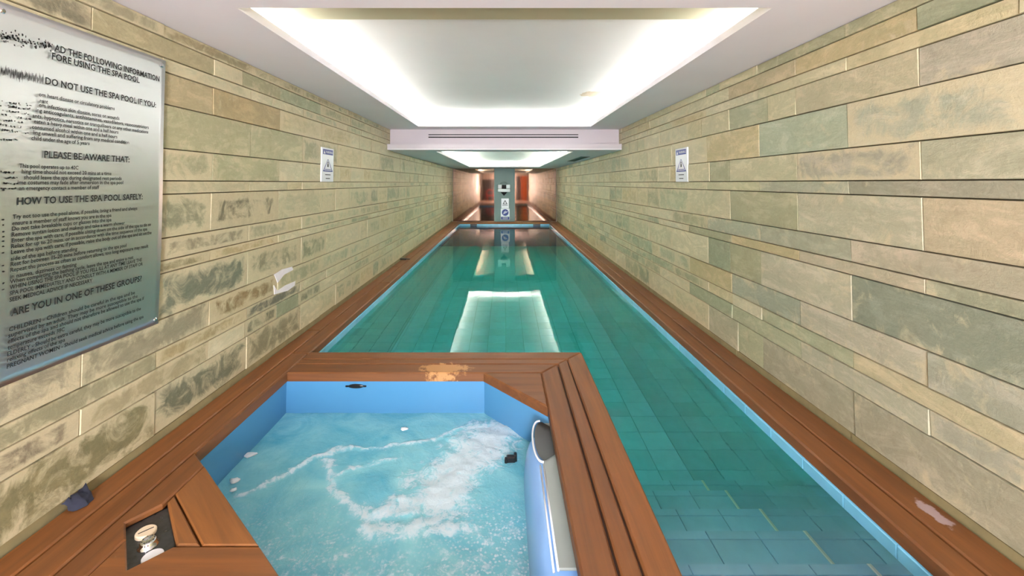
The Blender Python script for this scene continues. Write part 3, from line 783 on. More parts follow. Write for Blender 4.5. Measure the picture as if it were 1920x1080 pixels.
# two small warning signs on the side walls
def warn_sign(s, label):
    X = s * (XW - 0.012)
    t = empty('warning_sign', (X, 4.76, CAMH + 0.01)); tag(t, label, 'sign', 'pair of wall warning signs')
    y0, y1, z0, z1 = 4.60, 4.92, CAMH + 0.012, CAMH + 0.385
    if s > 0: MB().cbox(X, XW + 0.004, y0, y1, z0, z1, 0.003).build('board', M['sign_white'], t)
    else: MB().cbox(-XW - 0.004, X, y0, y1, z0, z1, 0.003).build('board', M['sign_white'], t)
    Xf = X - s * 0.0015
    def q(u0, v0, u1, v1, mat, name):       # u from the reader's left, v from the top, as fractions
        Y = lambda u: (y0 + (y1 - y0) * u) if s < 0 else (y1 - (y1 - y0) * u)
        Z = lambda v: z1 - (z1 - z0) * v
        pts = [(Xf, Y(u0), Z(v1)), (Xf, Y(u1), Z(v1)), (Xf, Y(u1), Z(v0)), (Xf, Y(u0), Z(v0))]
        return mesh_obj(name, pts, [(0, 1, 2, 3)], mat, t)
    def poly(pts, mat, name, dx=0.0):
        Y = lambda u: (y0 + (y1 - y0) * u) if s < 0 else (y1 - (y1 - y0) * u)
        Z = lambda v: z1 - (z1 - z0) * v
        return mesh_obj(name, [(Xf - s * dx, Y(u), Z(v)) for u, v in pts], [tuple(range(len(pts)))], mat, t)
    q(0.08, 0.05, 0.92, 0.20, M['ink_blue'], 'header')
    poly([(0.13, 0.18), (0.27, 0.18), (0.20, 0.075)], M['sign_white'], 'header_triangle', 0.0008)
    Y = lambda u: (y0 + (y1 - y0) * u) if s < 0 else (y1 - (y1 - y0) * u)
    text_on_wall('WARNING', s, Y(0.31), Y(0.89), z1 - (z1 - z0) * 0.125, 0.026, Xf - s * 0.0008, M['sign_white'], t, 'header_text', 0.01)
    # warning triangle, drawn as three bars, with a figure in it
    for (a, b) in (((0.12, 0.70), (0.50, 0.33)), ((0.88, 0.70), (0.50, 0.33))):
        du = 0.03
        poly([(a[0] - du, a[1]), (a[0] + du, a[1]), (b[0] + du * .6, b[1]), (b[0] - du * .6, b[1])], M['ink_blue'], 'triangle_side')
    q(0.10, 0.665, 0.90, 0.70, M['ink_blue'], 'triangle_base')
    q(0.24, 0.625, 0.76, 0.645, M['ink_blue'], 'wave_bar')
    poly([(0.46, 0.46), (0.54, 0.46), (0.56, 0.56), (0.44, 0.56)], M['ink'], 'figure')
    poly([(0.5 + 0.04 * math.cos(a), 0.43 + 0.03 * math.sin(a)) for a in [i * math.pi / 5 for i in range(10)]], M['ink'], 'figure_head')
    for v0 in (0.78, 0.89): q(0.27 + (v0 > .8) * .05, v0, 0.73 - (v0 > .8) * .05, v0 + 0.022, M['ink'], 'print_line')
warn_sign(-1, 'small white warning sign with blue header on the left wall')
warn_sign(1, 'small white warning sign with blue header on the right wall')

# two signs on the far pillar
YS = YP - 0.012
sn = empty('warning_sign', (0, YP, fz(390.5))); tag(sn, 'white warning triangle sign on the far pillar, above the blue sign', 'sign')
x0, x1, z0, z1 = fx(940), fx(954), fz(390.5), fz(372)
MB().cbox(x0, x1, YS, YP + 0.001, z0, z1, 0.003).build('board', M['sign_white'], sn)
cx = (x0 + x1) / 2
def fpoly(pts, mat, name, par, dy=0.002):
    return mesh_obj(name, [(x, YS - dy, z) for x, z in pts], [tuple(range(len(pts)))], mat, par)
h = z1 - z0
fpoly([(cx - 0.09, z0 + 0.42 * h), (cx + 0.09, z0 + 0.42 * h), (cx, z0 + 0.85 * h)], M['ink'], 'triangle', sn)
fpoly([(cx - 0.05, z0 + 0.47 * h), (cx + 0.05, z0 + 0.47 * h), (cx, z0 + 0.73 * h)], M['sign_white'], 'triangle_inner', sn, 0.003)
fpoly([(cx - 0.10, z0 + 0.28 * h), (cx + 0.10, z0 + 0.28 * h), (cx + 0.10, z0 + 0.33 * h), (cx - 0.10, z0 + 0.33 * h)], M['ink'], 'print_line', sn)
sn = empty('mandatory_sign', (0, YP, fz(412))); tag(sn, 'white sign with a blue disc and blue band low on the far pillar', 'sign')
z0, z1 = fz(412), fz(391)
x0, x1 = fx(939), fx(955.5); cx = (x0 + x1) / 2; h = z1 - z0
MB().cbox(x0, x1, YS, YP + 0.001, z0, z1, 0.003).build('board', M['sign_white'], sn)
fpoly([(cx + 0.125 * math.cos(2 * math.pi * i / 28), z1 - 0.145 + 0.125 * math.sin(2 * math.pi * i / 28)) for i in range(28)], M['ink_blue'], 'disc', sn)
fpoly([(cx - 0.08, z1 - 0.19), (cx - 0.07, z1 - 0.21), (cx + 0.09, z1 - 0.12), (cx + 0.08, z1 - 0.10)], M['sign_white'], 'pictogram', sn, 0.003)
fpoly([(cx - 0.06, z1 - 0.14), (cx - 0.05, z1 - 0.16), (cx + 0.03, z1 - 0.10), (cx + 0.02, z1 - 0.08)], M['sign_white'], 'pictogram', sn, 0.003)
fpoly([(x0 + 0.01, z0 + 0.01), (x1 - 0.01, z0 + 0.01), (x1 - 0.01, z0 + 0.28 * h), (x0 + 0.01, z0 + 0.28 * h)], M['ink_blue'], 'band', sn)
for k in (0.09, 0.19): fpoly([(cx - 0.10, z0 + k * h), (cx + 0.10, z0 + k * h), (cx + 0.10, z0 + (k + .035) * h), (cx - 0.10, z0 + (k + .035) * h)], M['sign_white'], 'print_line', sn, 0.003)

# ------------------------------------------------------------------ deck
TH_W = 0.066                     # board thickness with its edge strip
XI = 1.66                        # left pool / spa edge
def D(y): return y + YD          # deck depths read off the photograph
SPA = [(-1.66, D(2.325)), (-0.545, D(1.35)), (0.283, D(1.35)), (0.283, D(2.80)), (-0.16, D(3.305)), (-1.66, D(3.305))]
mb = MB()
zt = -0.024
mb.box(-1.955, -1.69, YN, YF + 0.33, -0.064, zt); mb.box(1.68, 1.955, YN, YF + 0.33, -0.064, zt)
mb.box(-1.69, 1.68, YF + 0.03, YF + 0.33, -0.064, zt)
mb.box(-1.69, 0.63, D(3.34), D(3.68), -0.064, zt); mb.box(0.315, 0.63, 1.0, D(3.34), -0.064, zt)
mb.prism([(-1.69, 1.0), (0.315, 1.0), (0.315, D(1.33)), (-0.56, D(1.33)), (-1.69, D(2.31))], -0.064, zt - 0.036)
floor = mb.build('floor', M['joist'])
tag(floor, 'hardwood plank deck around the pool and the spa', 'deck', kind='structure')
def plank(poly, mat, b=0.007, z=0.0, z0=-0.024):
    return MB().prism(poly, z0, z, b).build('plank', mat, floor)
def edge_board(poly, mat):
    return MB().prism(poly, -TH_W, 0.0, 0.009).build('plank', mat, floor)
G = 0.0055
def run_y(x0, x1, ys, edge=False, z=0.0):
    for a, b in zip(ys, ys[1:]):
        p = [(x0 + G, a + 0.001), (x1 - G, a + 0.001), (x1 - G, b - 0.001), (x0 + G, b - 0.001)]
        if edge: edge_board(p, M['wood_y'])
        else: plank(p, M['wood_y'], z=z + random.uniform(-0.001, 0.001))
yl = [deck_pt(570, 619)[1], deck_pt(556, 662)[1]]
yr = [deck_pt(1265, 597)[1], deck_pt(1137, 496)[1], deck_pt(1152, 515)[1]]
run_y(-1.957, -1.815, [-0.5, yl[0], yl[0] + 3.2, yl[0] + 6.3, yl[0] + 9.4, YF + 0.34])
run_y(-1.815, -XI - 0.012, [-0.5, yl[1]], False)
run_y(-1.815, -XI, [yl[1], yl[1] + 2.6, yl[1] + 5.6, yl[1] + 8.8, YF - 0.001], True)
run_y(1.79, 1.957, [-0.5, yr[0], yr[1], yr[1] + 3.0, yr[1] + 5.6, YF + 0.34])
run_y(XP, 1.79, [-0.5, 1.3, yr[2], yr[2] + 3.0, yr[2] + 5.8, YF - 0.001], True)
for y0, y1, e in ((YF, YF + 0.145, True), (YF + 0.145, YF + 0.34, False)):
    for a, b in ((-1.81, -0.3), (-0.3, 1.785)):
        p = [(a + 0.002, y0 + G * (0 if e else 1)), (b - 0.002, y0 + G * (0 if e else 1)), (b - 0.002, y1 - G), (a + 0.002, y1 - G)]
        (edge_board if e else plank)(p, M['wood_x'])
# edge strip where the left board meets the spa opening
MB().prism([(-1.674, D(2.33)), (-1.66, D(2.33)), (-1.66, D(3.30)), (-1.674, D(3.30))], -TH_W, -0.002).build('edge_strip', M['wood_y'], floor)
# far arm of the spa surround: three boards, then the right arm, mitred
fy = [D(3.305), D(3.465), D(3.56), D(3.71)]
rx = [0.283, 0.4265, 0.516, 0.66]
lx = -1.674
for i in range(3):
    e = (i == 2)
    p = [(lx, fy[i] + (0 if i == 0 else G)), (rx[i] + (0 if i == 0 else G), fy[i] + (0 if i == 0 else G)), (rx[i + 1] - (0 if e else G), fy[i + 1] - (0 if e else G)), (lx, fy[i + 1] - (0 if e else G))]
    (edge_board if i in (0, 2) else plank)(p, M['wood_x'])
    p = [(rx[i] + (0 if i == 0 else G), 1.0), (rx[i + 1] - (0 if e else G), 1.0), (rx[i + 1] - (0 if e else G), fy[i + 1] - 0.0015 - (0 if e else G)), (rx[i] + (0 if i == 0 else G), fy[i] - 0.0015 + (0 if i == 0 else G))]
    (edge_board if i in (0, 2) else plank)(p, M['wood_y'])
edge_board([(-0.16, D(3.302)), (0.281, D(2.803)), (0.281, D(3.302))], M['wood_x'])
# near left boards around the control panel
CP = [(-1.62, 1.848), (-1.534, 1.969), (-1.315, 1.733), (-1.416, 1.622)]      # recess corners (depths as read)
def PD(poly): return [(x, D(y)) for x, y in poly]
def spa_edge(poly, mat): return MB().prism(PD(poly), -TH_W, 0.0, 0.005).build('plank', mat, floor)
plank(PD([(-1.668, -0.55), (-1.545, -0.55), (-1.545, 1.765), (-1.62, 1.848), (-1.545, 1.9535), (-1.545, 2.221), (-1.668, 2.327)]), M['wood_y'])
spa_edge([(-1.539, 2.217), (-0.985, 1.7325), (-1.2096, 1.7325), (-1.539, 2.021)], M['wood_d'])
plank(PD([(-1.536, 2.010), (-1.219, 1.7325), (-1.3135, 1.7325), (-1.5345, 1.969)]), M['wood_d'])
spa_edge([(-1.321, 1.726), (-0.978, 1.726), (-0.812, 1.580), (-1.539, 1.580), (-1.539, 1.758), (-1.416, 1.622)], M['wood_x'])
spa_edge([(-0.807, 1.574), (-0.642, 1.430), (-1.539, 1.430), (-1.539, 1.574)], M['wood_x'])
spa_edge([(-0.637, 1.424), (-0.545, 1.345), (0.281, 1.345), (0.281, 0.96), (-1.539, 0.96), (-1.539, 1.424)], M['wood_x'])
# back room floor and near pool edge
bf = MB().box(-1.957, 1.957, YN, -0.5, -0.06, -0.001); bf.box(-1.54, 1.65, -0.5, 0.998, -0.06, -0.001); bf.box(0.66, 1.648, 0.998, 1.58, -0.06, -0.004)
o = bf.build('floor', M['back_floor']); tag(o, 'plain brown floor behind the spa end of the deck', 'floor', kind='structure')

# control panel set in the deck
cp = empty('control_panel', (-1.48, D(1.80), -0.03)); tag(cp, 'black marbled control panel with three round buttons set in the deck', 'control panel')
MB().prism(PD(CP), -0.059, -0.028, 0.0).build('panel', M['marble'], cp)
b1 = (-1.511, D(1.822)); b2 = (-1.452, D(1.762)); b3 = (-1.390, D(1.708))
zb = -0.028
bt = MB().lathe([(0.037, zb), (0.037, zb + 0.010), (0.033, zb + 0.014), (0.0, zb + 0.0145)][:3], b1[0], b1[1], 28).build('air_button', M['cream'], cp); bt['label'] = 'yellowed round button with a slit'
u = Vector((0.707, -0.707)); a = Vector(b1)
per = Vector((0.707, 0.707))
sl = MB().prism([tuple(a + per * 0.026 + u * 0.002), tuple(a + per * 0.026 - u * 0.002), tuple(a - per * 0.026 - u * 0.002), tuple(a - per * 0.026 + u * 0.002)], zb + 0.0125, zb + 0.0150).build('slit', M['slot'], bt)
kb = MB().lathe([(0.036, zb), (0.036, zb + 0.004), (0.030, zb + 0.006), (0.028, zb + 0.020), (0.024, zb + 0.026), (0.017, zb + 0.026), (0.012, zb + 0.022)], b2[0], b2[1], 32).build('selector_knob', M['chrome'], cp, True); kb['label'] = 'chrome round knob'
for k in range(8):
    an = 2 * math.pi * k / 8
    MB().lathe([(0.003, zb + 0.0245), (0.002, zb + 0.0275)], b2[0] + 0.021 * math.cos(an), b2[1] + 0.021 * math.sin(an), 8).build('stud', M['slot'], kb)
wb = MB().lathe([(0.036, zb), (0.036, zb + 0.005), (0.034, zb + 0.007)], b3[0], b3[1], 28).build('blank_cap', M['white'], cp); wb['label'] = 'plain white round cap'

# ------------------------------------------------------------------ spa tub
tub = empty('spa_tub', (-0.69, 2.4, -0.9)); tag(tub, 'sky-blue acrylic spa tub sunk in the wooden deck', 'hot tub')
off = inset(SPA, -0.012); outer = inset(SPA, -0.045)
n = len(off)
v = [(x, y, -0.068) for x, y in off] + [(x, y, -0.9) for x, y in off] + [(x, y, -0.068) for x, y in outer] + [(x, y, -0.95) for x, y in outer]
f = []
for i in range(n):
    j = (i + 1) % n
    f += [(j, i, n + i, n + j), (2 * n + i, 2 * n + j, 3 * n + j, 3 * n + i), (i, j, 2 * n + j, 2 * n + i)]
f += [tuple(range(n, 2 * n)), tuple(reversed(range(3 * n, 4 * n)))]
mesh_obj('shell', v, f, M['shell'], tub)
# overflow fitting, black oval with two lugs, on the far wall of the tub
p = deck_pt(671, 722); oyy = D(3.305) + 0.010
cxo = (671 - VX) * (D(3.305)) / F; czo = -0.105
pts = []
for r0, dy in ((1.0, 0.0), (1.0, 0.006), (0.7, 0.010)):
    pts += [(cxo + 0.058 * r0 * math.cos(2 * math.pi * k / 24), oyy - dy, czo + 0.016 * r0 * math.sin(2 * math.pi * k / 24)) for k in range(24)]
fs = [(r_ * 24 + k, r_ * 24 + (k + 1) % 24, (r_ + 1) * 24 + (k + 1) % 24, (r_ + 1) * 24 + k) for r_ in range(2) for k in range(24)] + [tuple(range(48, 72))]
ofl = mesh_obj('overflow_fitting', pts, fs, M['black'], tub); ofl['label'] = 'black oval overflow fitting'
for dx in (-0.068, 0.068):
    MB().cbox(cxo + dx - 0.012, cxo + dx + 0.012, oyy - 0.008, oyy, czo - 0.007, czo + 0.006, 0.003).build('lug', M['black'], ofl)
# skimmer unit along the right wall of the tub
Y0s, Y1s = D(1.715), D(2.755)
sk = empty('skimmer_body', (0.2, (Y0s + Y1s) / 2, -0.4)); sk.parent = tub; sk.location = Vector((0.2, (Y0s + Y1s) / 2, -0.4)) - Vector(tub.location)
bpy.data.objects.remove(sk)
prof = [(0.296, -0.096), (0.222, -0.098), (0.200, -0.100), (0.178, -0.106), (0.158, -0.119), (0.140, -0.142), (0.126, -0.178), (0.117, -0.23), (0.112, -0.30), (0.110, -0.45), (0.296, -0.45)]
secs = 34; v = []; f = []
for i in range(secs + 1):
    tt = -1 + 2 * i / secs
    tt = math.copysign(1 - (1 - abs(tt)) ** 1.7, tt)
    k = (1 - min(1, abs(tt)) ** 7) ** (1 / 2.6)
    k = max(k, 0.03)
    for x, z in prof:
        v.append((0.296 - (0.296 - x) * (0.25 + 0.75 * k), (Y0s + Y1s) / 2 + tt * (Y1s - Y0s) / 2, -0.45 + (z + 0.45) * (0.7 + 0.3 * k)))
m = len(prof)
for i in range(secs):
    for j in range(m - 1):
        f.append((i * m + j, i * m + j + 1, (i + 1) * m + j + 1, (i + 1) * m + j))
f += [tuple(reversed(range(m))), tuple(secs * m + j for j in range(m))]
body = mesh_obj('skimmer_body', v, [tuple(reversed(q)) for q in f], M['unit_blue'], tub, True); body['label'] = 'pale blue rounded skimmer housing'
MB().cbox(0.214, 0.294, Y0s + 0.012, Y1s + 0.02, -0.100, -0.088, 0.004).build('cover_strip', M['unit_grey'], tub)
yA = D(1.72); yBend = D(2.37)
MB().tube([(0.196, y, -0.0965) for y in (yA, yBend)], 0.0045, 8).build('trim_line', M['white'], tub, True)
MB().tube([(0.2135, y, -0.090) for y in (yA, yBend)], 0.005, 8).build('trim_line', M['white'], tub, True)
# half-moon intake
cy_, ry_, rx_ = D(2.585), 0.205, 0.054
arc = [(0.216 - rx_ * math.sin(math.pi * i / 24) ** 0.8 + 0.012 * (1 - i / 24.0), cy_ + ry_ * math.cos(math.pi * i / 24), -0.0845) for i in range(25)]
MB().tube(arc, 0.006, 8).build('intake_rim', M['white'], tub, True)
arc2 = [(x + 0.012, cy_ + (y - cy_) * 0.93, -0.0835) for x, y, z in arc]
pts = arc2 + [(0.285, arc2[-1][1] + 0.05, -0.0835), (0.285, arc2[0][1] - 0.05, -0.0835)]
inn = [(0.25 + (x - 0.25) * 0.55, cy_ + (y - cy_) * 0.75, -0.0865) for x, y, z in pts]
k = len(pts)
ik = mesh_obj('skimmer_intake', pts + inn, [(i, (i + 1) % k, k + (i + 1) % k, k + i) for i in range(k)] + [tuple(range(k, 2 * k))], M['dark_chrome'], tub, True); ik['label'] = 'dark half-moon intake'

# spa water: churned surface
def inside(x, y, poly):
    r = False; n = len(poly)
    for i in range(n):
        (x1, y1), (x2, y2) = poly[i], poly[i - 1]
        if (y1 > y) != (y2 > y) and x < (x2 - x1) * (y - y1) / (y2 - y1) + x1: r = not r
    return r
def seg_d(px, py, a, b):
    ax, ay = a; bx, by = b
    L = (bx - ax) ** 2 + (by - ay) ** 2
    t = max(0, min(1, ((px - ax) * (bx - ax) + (py - ay) * (by - ay)) / L))
    return math.hypot(px - ax - t * (bx - ax), py - ay - t * (by - ay)), t
def sp(x, y): return deck_pt(x, y, ZSPA)
PATHS = [  # foam streaks: points, half widths, strength
 ([(930, 815), (885, 850), (850, 885), (830, 930)], 0.20, 1.45),
 ([(890, 800), (850, 840)], 0.10, 1.0), ([(830, 930), (815, 965), (770, 995), (735, 1005)], 0.085, 1.1), ([(690, 965), (730, 945), (780, 950)], 0.07, 1.15),
 ([(800, 880), (760, 905)], 0.08, 0.9),
 ([(455, 925), (530, 893), (590, 862), (660, 842), (740, 833), (830, 815), (890, 798)], 0.035, 1.0),
 ([(615, 870), (618, 920), (640, 950), (700, 968), (770, 962)], 0.042, 1.05),
 ([(690, 985), (740, 1000), (800, 1000), (850, 985)], 0.05, 1.1),
 ([(620, 895), (680, 868), (740, 862)], 0.03, 0.85),
 ([(870, 975), (890, 1000), (905, 1020)], 0.03, 0.9),
]
PATHS = [([sp(*q) for q in p], wd, st) for p, wd, st in PATHS]
def envelope(x, y):
    wv = Vector((x * 3.1, y * 3.1, 0.0))
    x2 = x + 0.07 * noise.noise(wv) + 0.04 * noise.noise(wv * 3.3); y2 = y + 0.07 * noise.noise(wv + Vector((7, 3, 1))) + 0.04 * noise.noise(wv * 3.1 + Vector((1, 9, 4)))
    e = 0.0
    for p, wd, st in PATHS:
        dm = min(seg_d(x2, y2, a, b)[0] for a, b in zip(p, p[1:]))
        e = max(e, st * math.exp(-(dm / wd) ** 2))
    near = max(0, min(1, (2.62 - y) / 0.6))
    e = max(e, 0.50 * near + 0.05 * noise.noise(wv * 2))
    return max(0.0, min(1.3, e))
st = 0.014
wp = inset(SPA, -0.03)
x0, x1 = -1.70, 0.32; y0, y1 = D(1.31), D(3.34)
nx, ny = int((x1 - x0) / st), int((y1 - y0) / st)
idx = {}; v = []; f = []; foam = []
for i in range(nx + 1):
    for j in range(ny + 1):
        x = x0 + (x1 - x0) * i / nx; y = y0 + (y1 - y0) * j / ny
        if not inside(x, y, wp): continue
        e = envelope(x, y)
        q = Vector((x, y, 0))
        hgt = 0.006 * noise.noise(q * 5) + (0.008 + 0.010 * min(e, 1)) * noise.fractal(q * 9, 1.0, 2.1, 4) * (0.25 + 0.4 * min(1, e)) + 0.010 * max(0, e - 0.5)
        idx[i, j] = len(v); v.append((x, y, ZSPA + hgt)); foam.append(e)
for i in range(nx):
    for j in range(ny):
        q = [(i, j), (i + 1, j), (i + 1, j + 1), (i, j + 1)]
        if all(c in idx for c in q): f.append(tuple(idx[c] for c in q))
sw = mesh_obj('spa_water', v, f, M['spa_water'], None, True)
at = sw.data.attributes.new('foam', 'FLOAT', 'POINT'); at.data.foreach_set('value', foam)
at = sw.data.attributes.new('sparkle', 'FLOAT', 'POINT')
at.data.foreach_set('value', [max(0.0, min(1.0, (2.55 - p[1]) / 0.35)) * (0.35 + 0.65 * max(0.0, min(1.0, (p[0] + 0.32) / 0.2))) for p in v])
tag(sw, 'foaming turquoise water churning in the spa tub', 'water', kind='stuff')
# floating scraps of foam
rs = random.Random(11)
for (x, y, r_, lb) in ((470, 851, 0.034, 'white scrap floating by the left wall of the spa'), (440, 900, 0.026, 'white scrap floating near the left chamfer, the larger of two'),
                       (438, 917, 0.018, 'white scrap floating near the left chamfer, the smaller of two'), (758, 803, 0.024, 'white scrap floating near the far wall of the spa')):
    p = deck_pt(x, y, ZSPA + 0.01); bm = bmesh.new()
    bmesh.ops.create_icosphere(bm, subdivisions=2, radius=1.0)
    vv = []
    for q in bm.verts:
        k = 1 + 0.9 * noise.noise(q.co * 2.6 + Vector((x, y, 0)))
        vv.append((p[0] + q.co.x * r_ * k, p[1] + q.co.y * r_ * 0.75 * k, ZSPA + 0.006 + q.co.z * 0.006 * k))
    bm.verts.index_update()
    ff = [[q.index for q in g_.verts] for g_ in bm.faces]; bm.free()
    tag(mesh_obj('foam_scrap', vv, ff, M['foam_bit'], None, True), lb, 'foam', 'white scraps floating in the spa')
# black fitting floating by the skimmer
p = deck_pt(958, 856, ZSPA + 0.03)
bl = MB().cbox(p[0] - 0.028, p[0] + 0.028, p[1] - 0.018, p[1] + 0.018, ZSPA - 0.015, ZSPA + 0.035, 0.006)
bl.cbox(p[0] - 0.040, p[0] - 0.022, p[1] - 0.024, p[1] + 0.008, ZSPA - 0.01, ZSPA + 0.026, 0.005)
bl.cbox(p[0] + 0.018, p[0] + 0.038, p[1] - 0.012, p[1] + 0.026, ZSPA, ZSPA + 0.045, 0.005)
tag(bl.build('plastic_clip', M['black']), 'black plastic clip sticking out of the foam beside the skimmer', 'clip')

# ------------------------------------------------------------------ pool basin
ZFL = lambda y: -1.14 + max(0.0, min(1.0, (y - 3.8) / 5.0)) * 0.26
def tile_strip(root, name, pieces, mat, limit, rest_name):
    """pieces: list of (importance, verts, faces); the largest become parts, the rest one part"""
    pieces.sort(key=lambda q: -q[0])
    for q in pieces[:limit]: mesh_obj(name, q[1], q[2], mat, root)
    if pieces[limit:]:
        r_ = MB()
        for q in pieces[limit:]: r_.add(q[1], q[2])
        o = r_.build(rest_name, mat, root); o['kind'] = 'stuff'
def tile_x(s, X, y0, y1, z0, z1, t=0.010, g=0.0018, c=0.002):
    """wall tile on the plane X, facing -s"""
    a = [(y0 + g, z0 + g), (y1 - g, z0 + g), (y1 - g, z1 - g), (y0 + g, z1 - g)]
    b = [(y0 + g + c, z0 + g + c), (y1 - g - c, z0 + g + c), (y1 - g - c, z1 - g - c), (y0 + g + c, z1 - g - c)]
    v = [(X + s * t, y, z) for y, z in a] + [(X + s * c, y, z) for y, z in a] + [(X, y, z) for y, z in b]
    f = [(r_ + i, r_ + (i + 1) % 4, r_ + 4 + (i + 1) % 4, r_ + 4 + i) for r_ in (0, 4) for i in range(4)] + [(8, 9, 10, 11), (3, 2, 1, 0)]
    if s > 0: f = [tuple(reversed(q)) for q in f]
    return v, f
def tile_y(Y, x0, x1, z0, z1, t=0.010):
    """wall tile facing -y"""
    v, f = tile_x(1, 0.0, x0, x1, z0, z1, t)
    return [(p[1], Y + p[0], p[2]) for p in v], [tuple(reversed(q)) for q in f]
def tile_z(x0, x1, y0, y1, z, t=0.008, g=0.0018, c=0.002):
    v, f = tile_x(1, 0.0, x0, x1, y0, y1, t, g, c)
    return [(p[1], p[2], z - p[0]) for p in v], [tuple(reversed(q)) for q in f]
rows = [(-0.193, -0.133)] + [(-0.193 - 0.0765 * (k + 1), -0.193 - 0.0765 * k) for k in range(13)]
def side_wall(s, name, label, ystart, near_parts):
    X = s * (XP if s > 0 else XI)
    root = MB().box(min(X + s * 0.008, X + s * 0.2), max(X + s * 0.008, X + s * 0.2), ystart, YF + 0.2, -1.3, -0.0665).build(name, M['grout'])
    tag(root, label, 'pool wall', kind='structure')
    ps = []; L = 0.285
    for r_, (z0, z1) in enumerate(rows):
        y = ystart + (0 if r_ % 2 else -L / 2)
        while y < YF:
            a, b = max(y, ystart), min(y + L, YF)
            if b - a > 0.03:
                v, f = tile_x(s, X, a, b, z0, z1)
                ps.append((1.0 / (max(b, 1.7) ** 2) + (0.0001 if r_ < 6 else 0), v, f))
            y += L
    tile_strip(root, 'tile', ps, M['tile_wall'], near_parts, 'tile_remainder')
    y = ystart; cs = []
    while y < YF:
        b = min(y + L, YF)
        v, f = tile_x(s, X - s * 0.004, y, b, -0.133, -0.068, t=0.014, g=0.001, c=0.004); cs.append((1, v, f)); y += L
    tile_strip(root, 'edge_tile', cs, M['coping'], 60, 'edge_tile_remainder')
    return root
side_wall(1, 'pool_wall_right', 'right wall of the pool lined with small blue tiles', 1.58, 230)
side_wall(-1, 'pool_wall_left', 'left wall of the pool lined with small blue tiles', D(3.71), 60)
fwall = MB().box(-XI - 0.02, XP + 0.02, YF + 0.008, YF + 0.2, -1.3, -0.0665).build('pool_wall_far', M['grout']); tag(fwall, 'far end wall of the pool with two dark openings', 'pool wall', kind='structure')
ps = []
for r_, (z0, z1) in enumerate(rows[:10]):
    x = -XI
    while x < XP:
        v, f = tile_y(YF, x, min(x + 0.285, XP), z0, z1); ps.append((1, v, f)); x += 0.285
tile_strip(fwall, 'tile', ps, M['tile_wall'], 0, 'tile_remainder')
x = -XI; cs = []
while x < XP:
    v, f = tile_y(YF - 0.004, x, min(x + 0.285, XP), -0.133, -0.068, 0.014); cs.append((1, v, f)); x += 0.285
tile_strip(fwall, 'edge_tile', cs, M['coping'], 60, 'x')
for xa, xb in ((882, 894.5), (999.5, 1013)):
    a = (xa - VX) * YF / F; b = (xb - VX) * YF / F
    MB().cbox(a, b, YF - 0.012, YF + 0.005, -0.125, -0.070, 0.003).build('skimmer_mouth', M['black'], fwall)
# surround of the spa seen from the pool, near end wall, floor, steps
pw = MB().box(0.335, 0.652, 1.0, D(3.70), -1.3, -0.0665).build('pool_wall_spa_side', M['grout']); tag(pw, 'blue tiled wall between the spa and the pool steps', 'pool wall', kind='structure')
pw2 = MB().box(-1.72, 0.335, D(3.40), D(3.70), -1.3, -0.0665).build('pool_wall_spa_end', M['grout']); tag(pw2, 'blue tiled wall between the spa and the long pool', 'pool wall', kind='structure')
ps = []; ps2 = []
for r_, (z0, z1) in enumerate([(-0.133, -0.068)] + rows):
    y = 1.58 - (0.14 if r_ % 2 else 0)
    while y < D(3.705):
        v, f = tile_x(-1, 0.660, max(y, 1.58), min(y + 0.285, D(3.71)), z0, z1); ps.append((1, v, f)); y += 0.285
    x = -XI
    while x < 0.65:
        v, f = tile_x(1, 0.0, x, min(x + 0.285, 0.66), z0, z1); ps2.append((0.5, [(p[1], D(3.71) - p[0], p[2]) for p in v], f)); x += 0.285
tile_strip(pw, 'tile', ps, M['tile_wall'], 0, 'tile_remainder')
tile_strip(pw2, 'tile', ps2, M['tile_wall'], 0, 'tile_remainder')
nw = MB().box(0.66, XP, 1.3, 1.588, -1.3, -0.068).build('pool_wall_near', M['grout']); tag(nw, 'near end wall of the pool at the top of the steps', 'pool wall', kind='structure')
# steps
steps = empty('pool_steps', (1.15, 1.6, -1.2)); tag(steps, 'five pale blue tiled steps going down into the pool', 'steps', kind='structure')
tread = [(2.014, -0.276), (2.44, -0.464), (2.86, -0.655), (3.30, -0.844), (3.69, -1.033)]
yprev = 1.588
for yf, z in tread:
    MB().box(0.664, XP - 0.002, yprev, yf - 0.008, -1.29, z - 0.008).build('riser_block', M['tile'], steps)
    xs = [0.664]; x = XP - 0.002
    cuts = []
    while x > 0.664 + 0.08: cuts.append(x); x -= 0.272
    cuts = [0.664] + sorted(cuts)
    for a, b in zip(cuts, cuts[1:]):
        v, f = tile_z(a, b, yprev - 0.02, yf - 0.055, z); mesh_obj('tread_tile', v, f, M['tile'], steps)
        v, f = tile_z(a, b, yf - 0.055, yf + 0.004, z, 0.045); mesh_obj('nosing_tile', v, f, M['tile'], steps)
    MB().box(XP - 0.010, XP - 0.001, yprev, yf, z - 0.004, z + 0.002).build('joint', M['tile_joint'], steps)
    yprev = yf
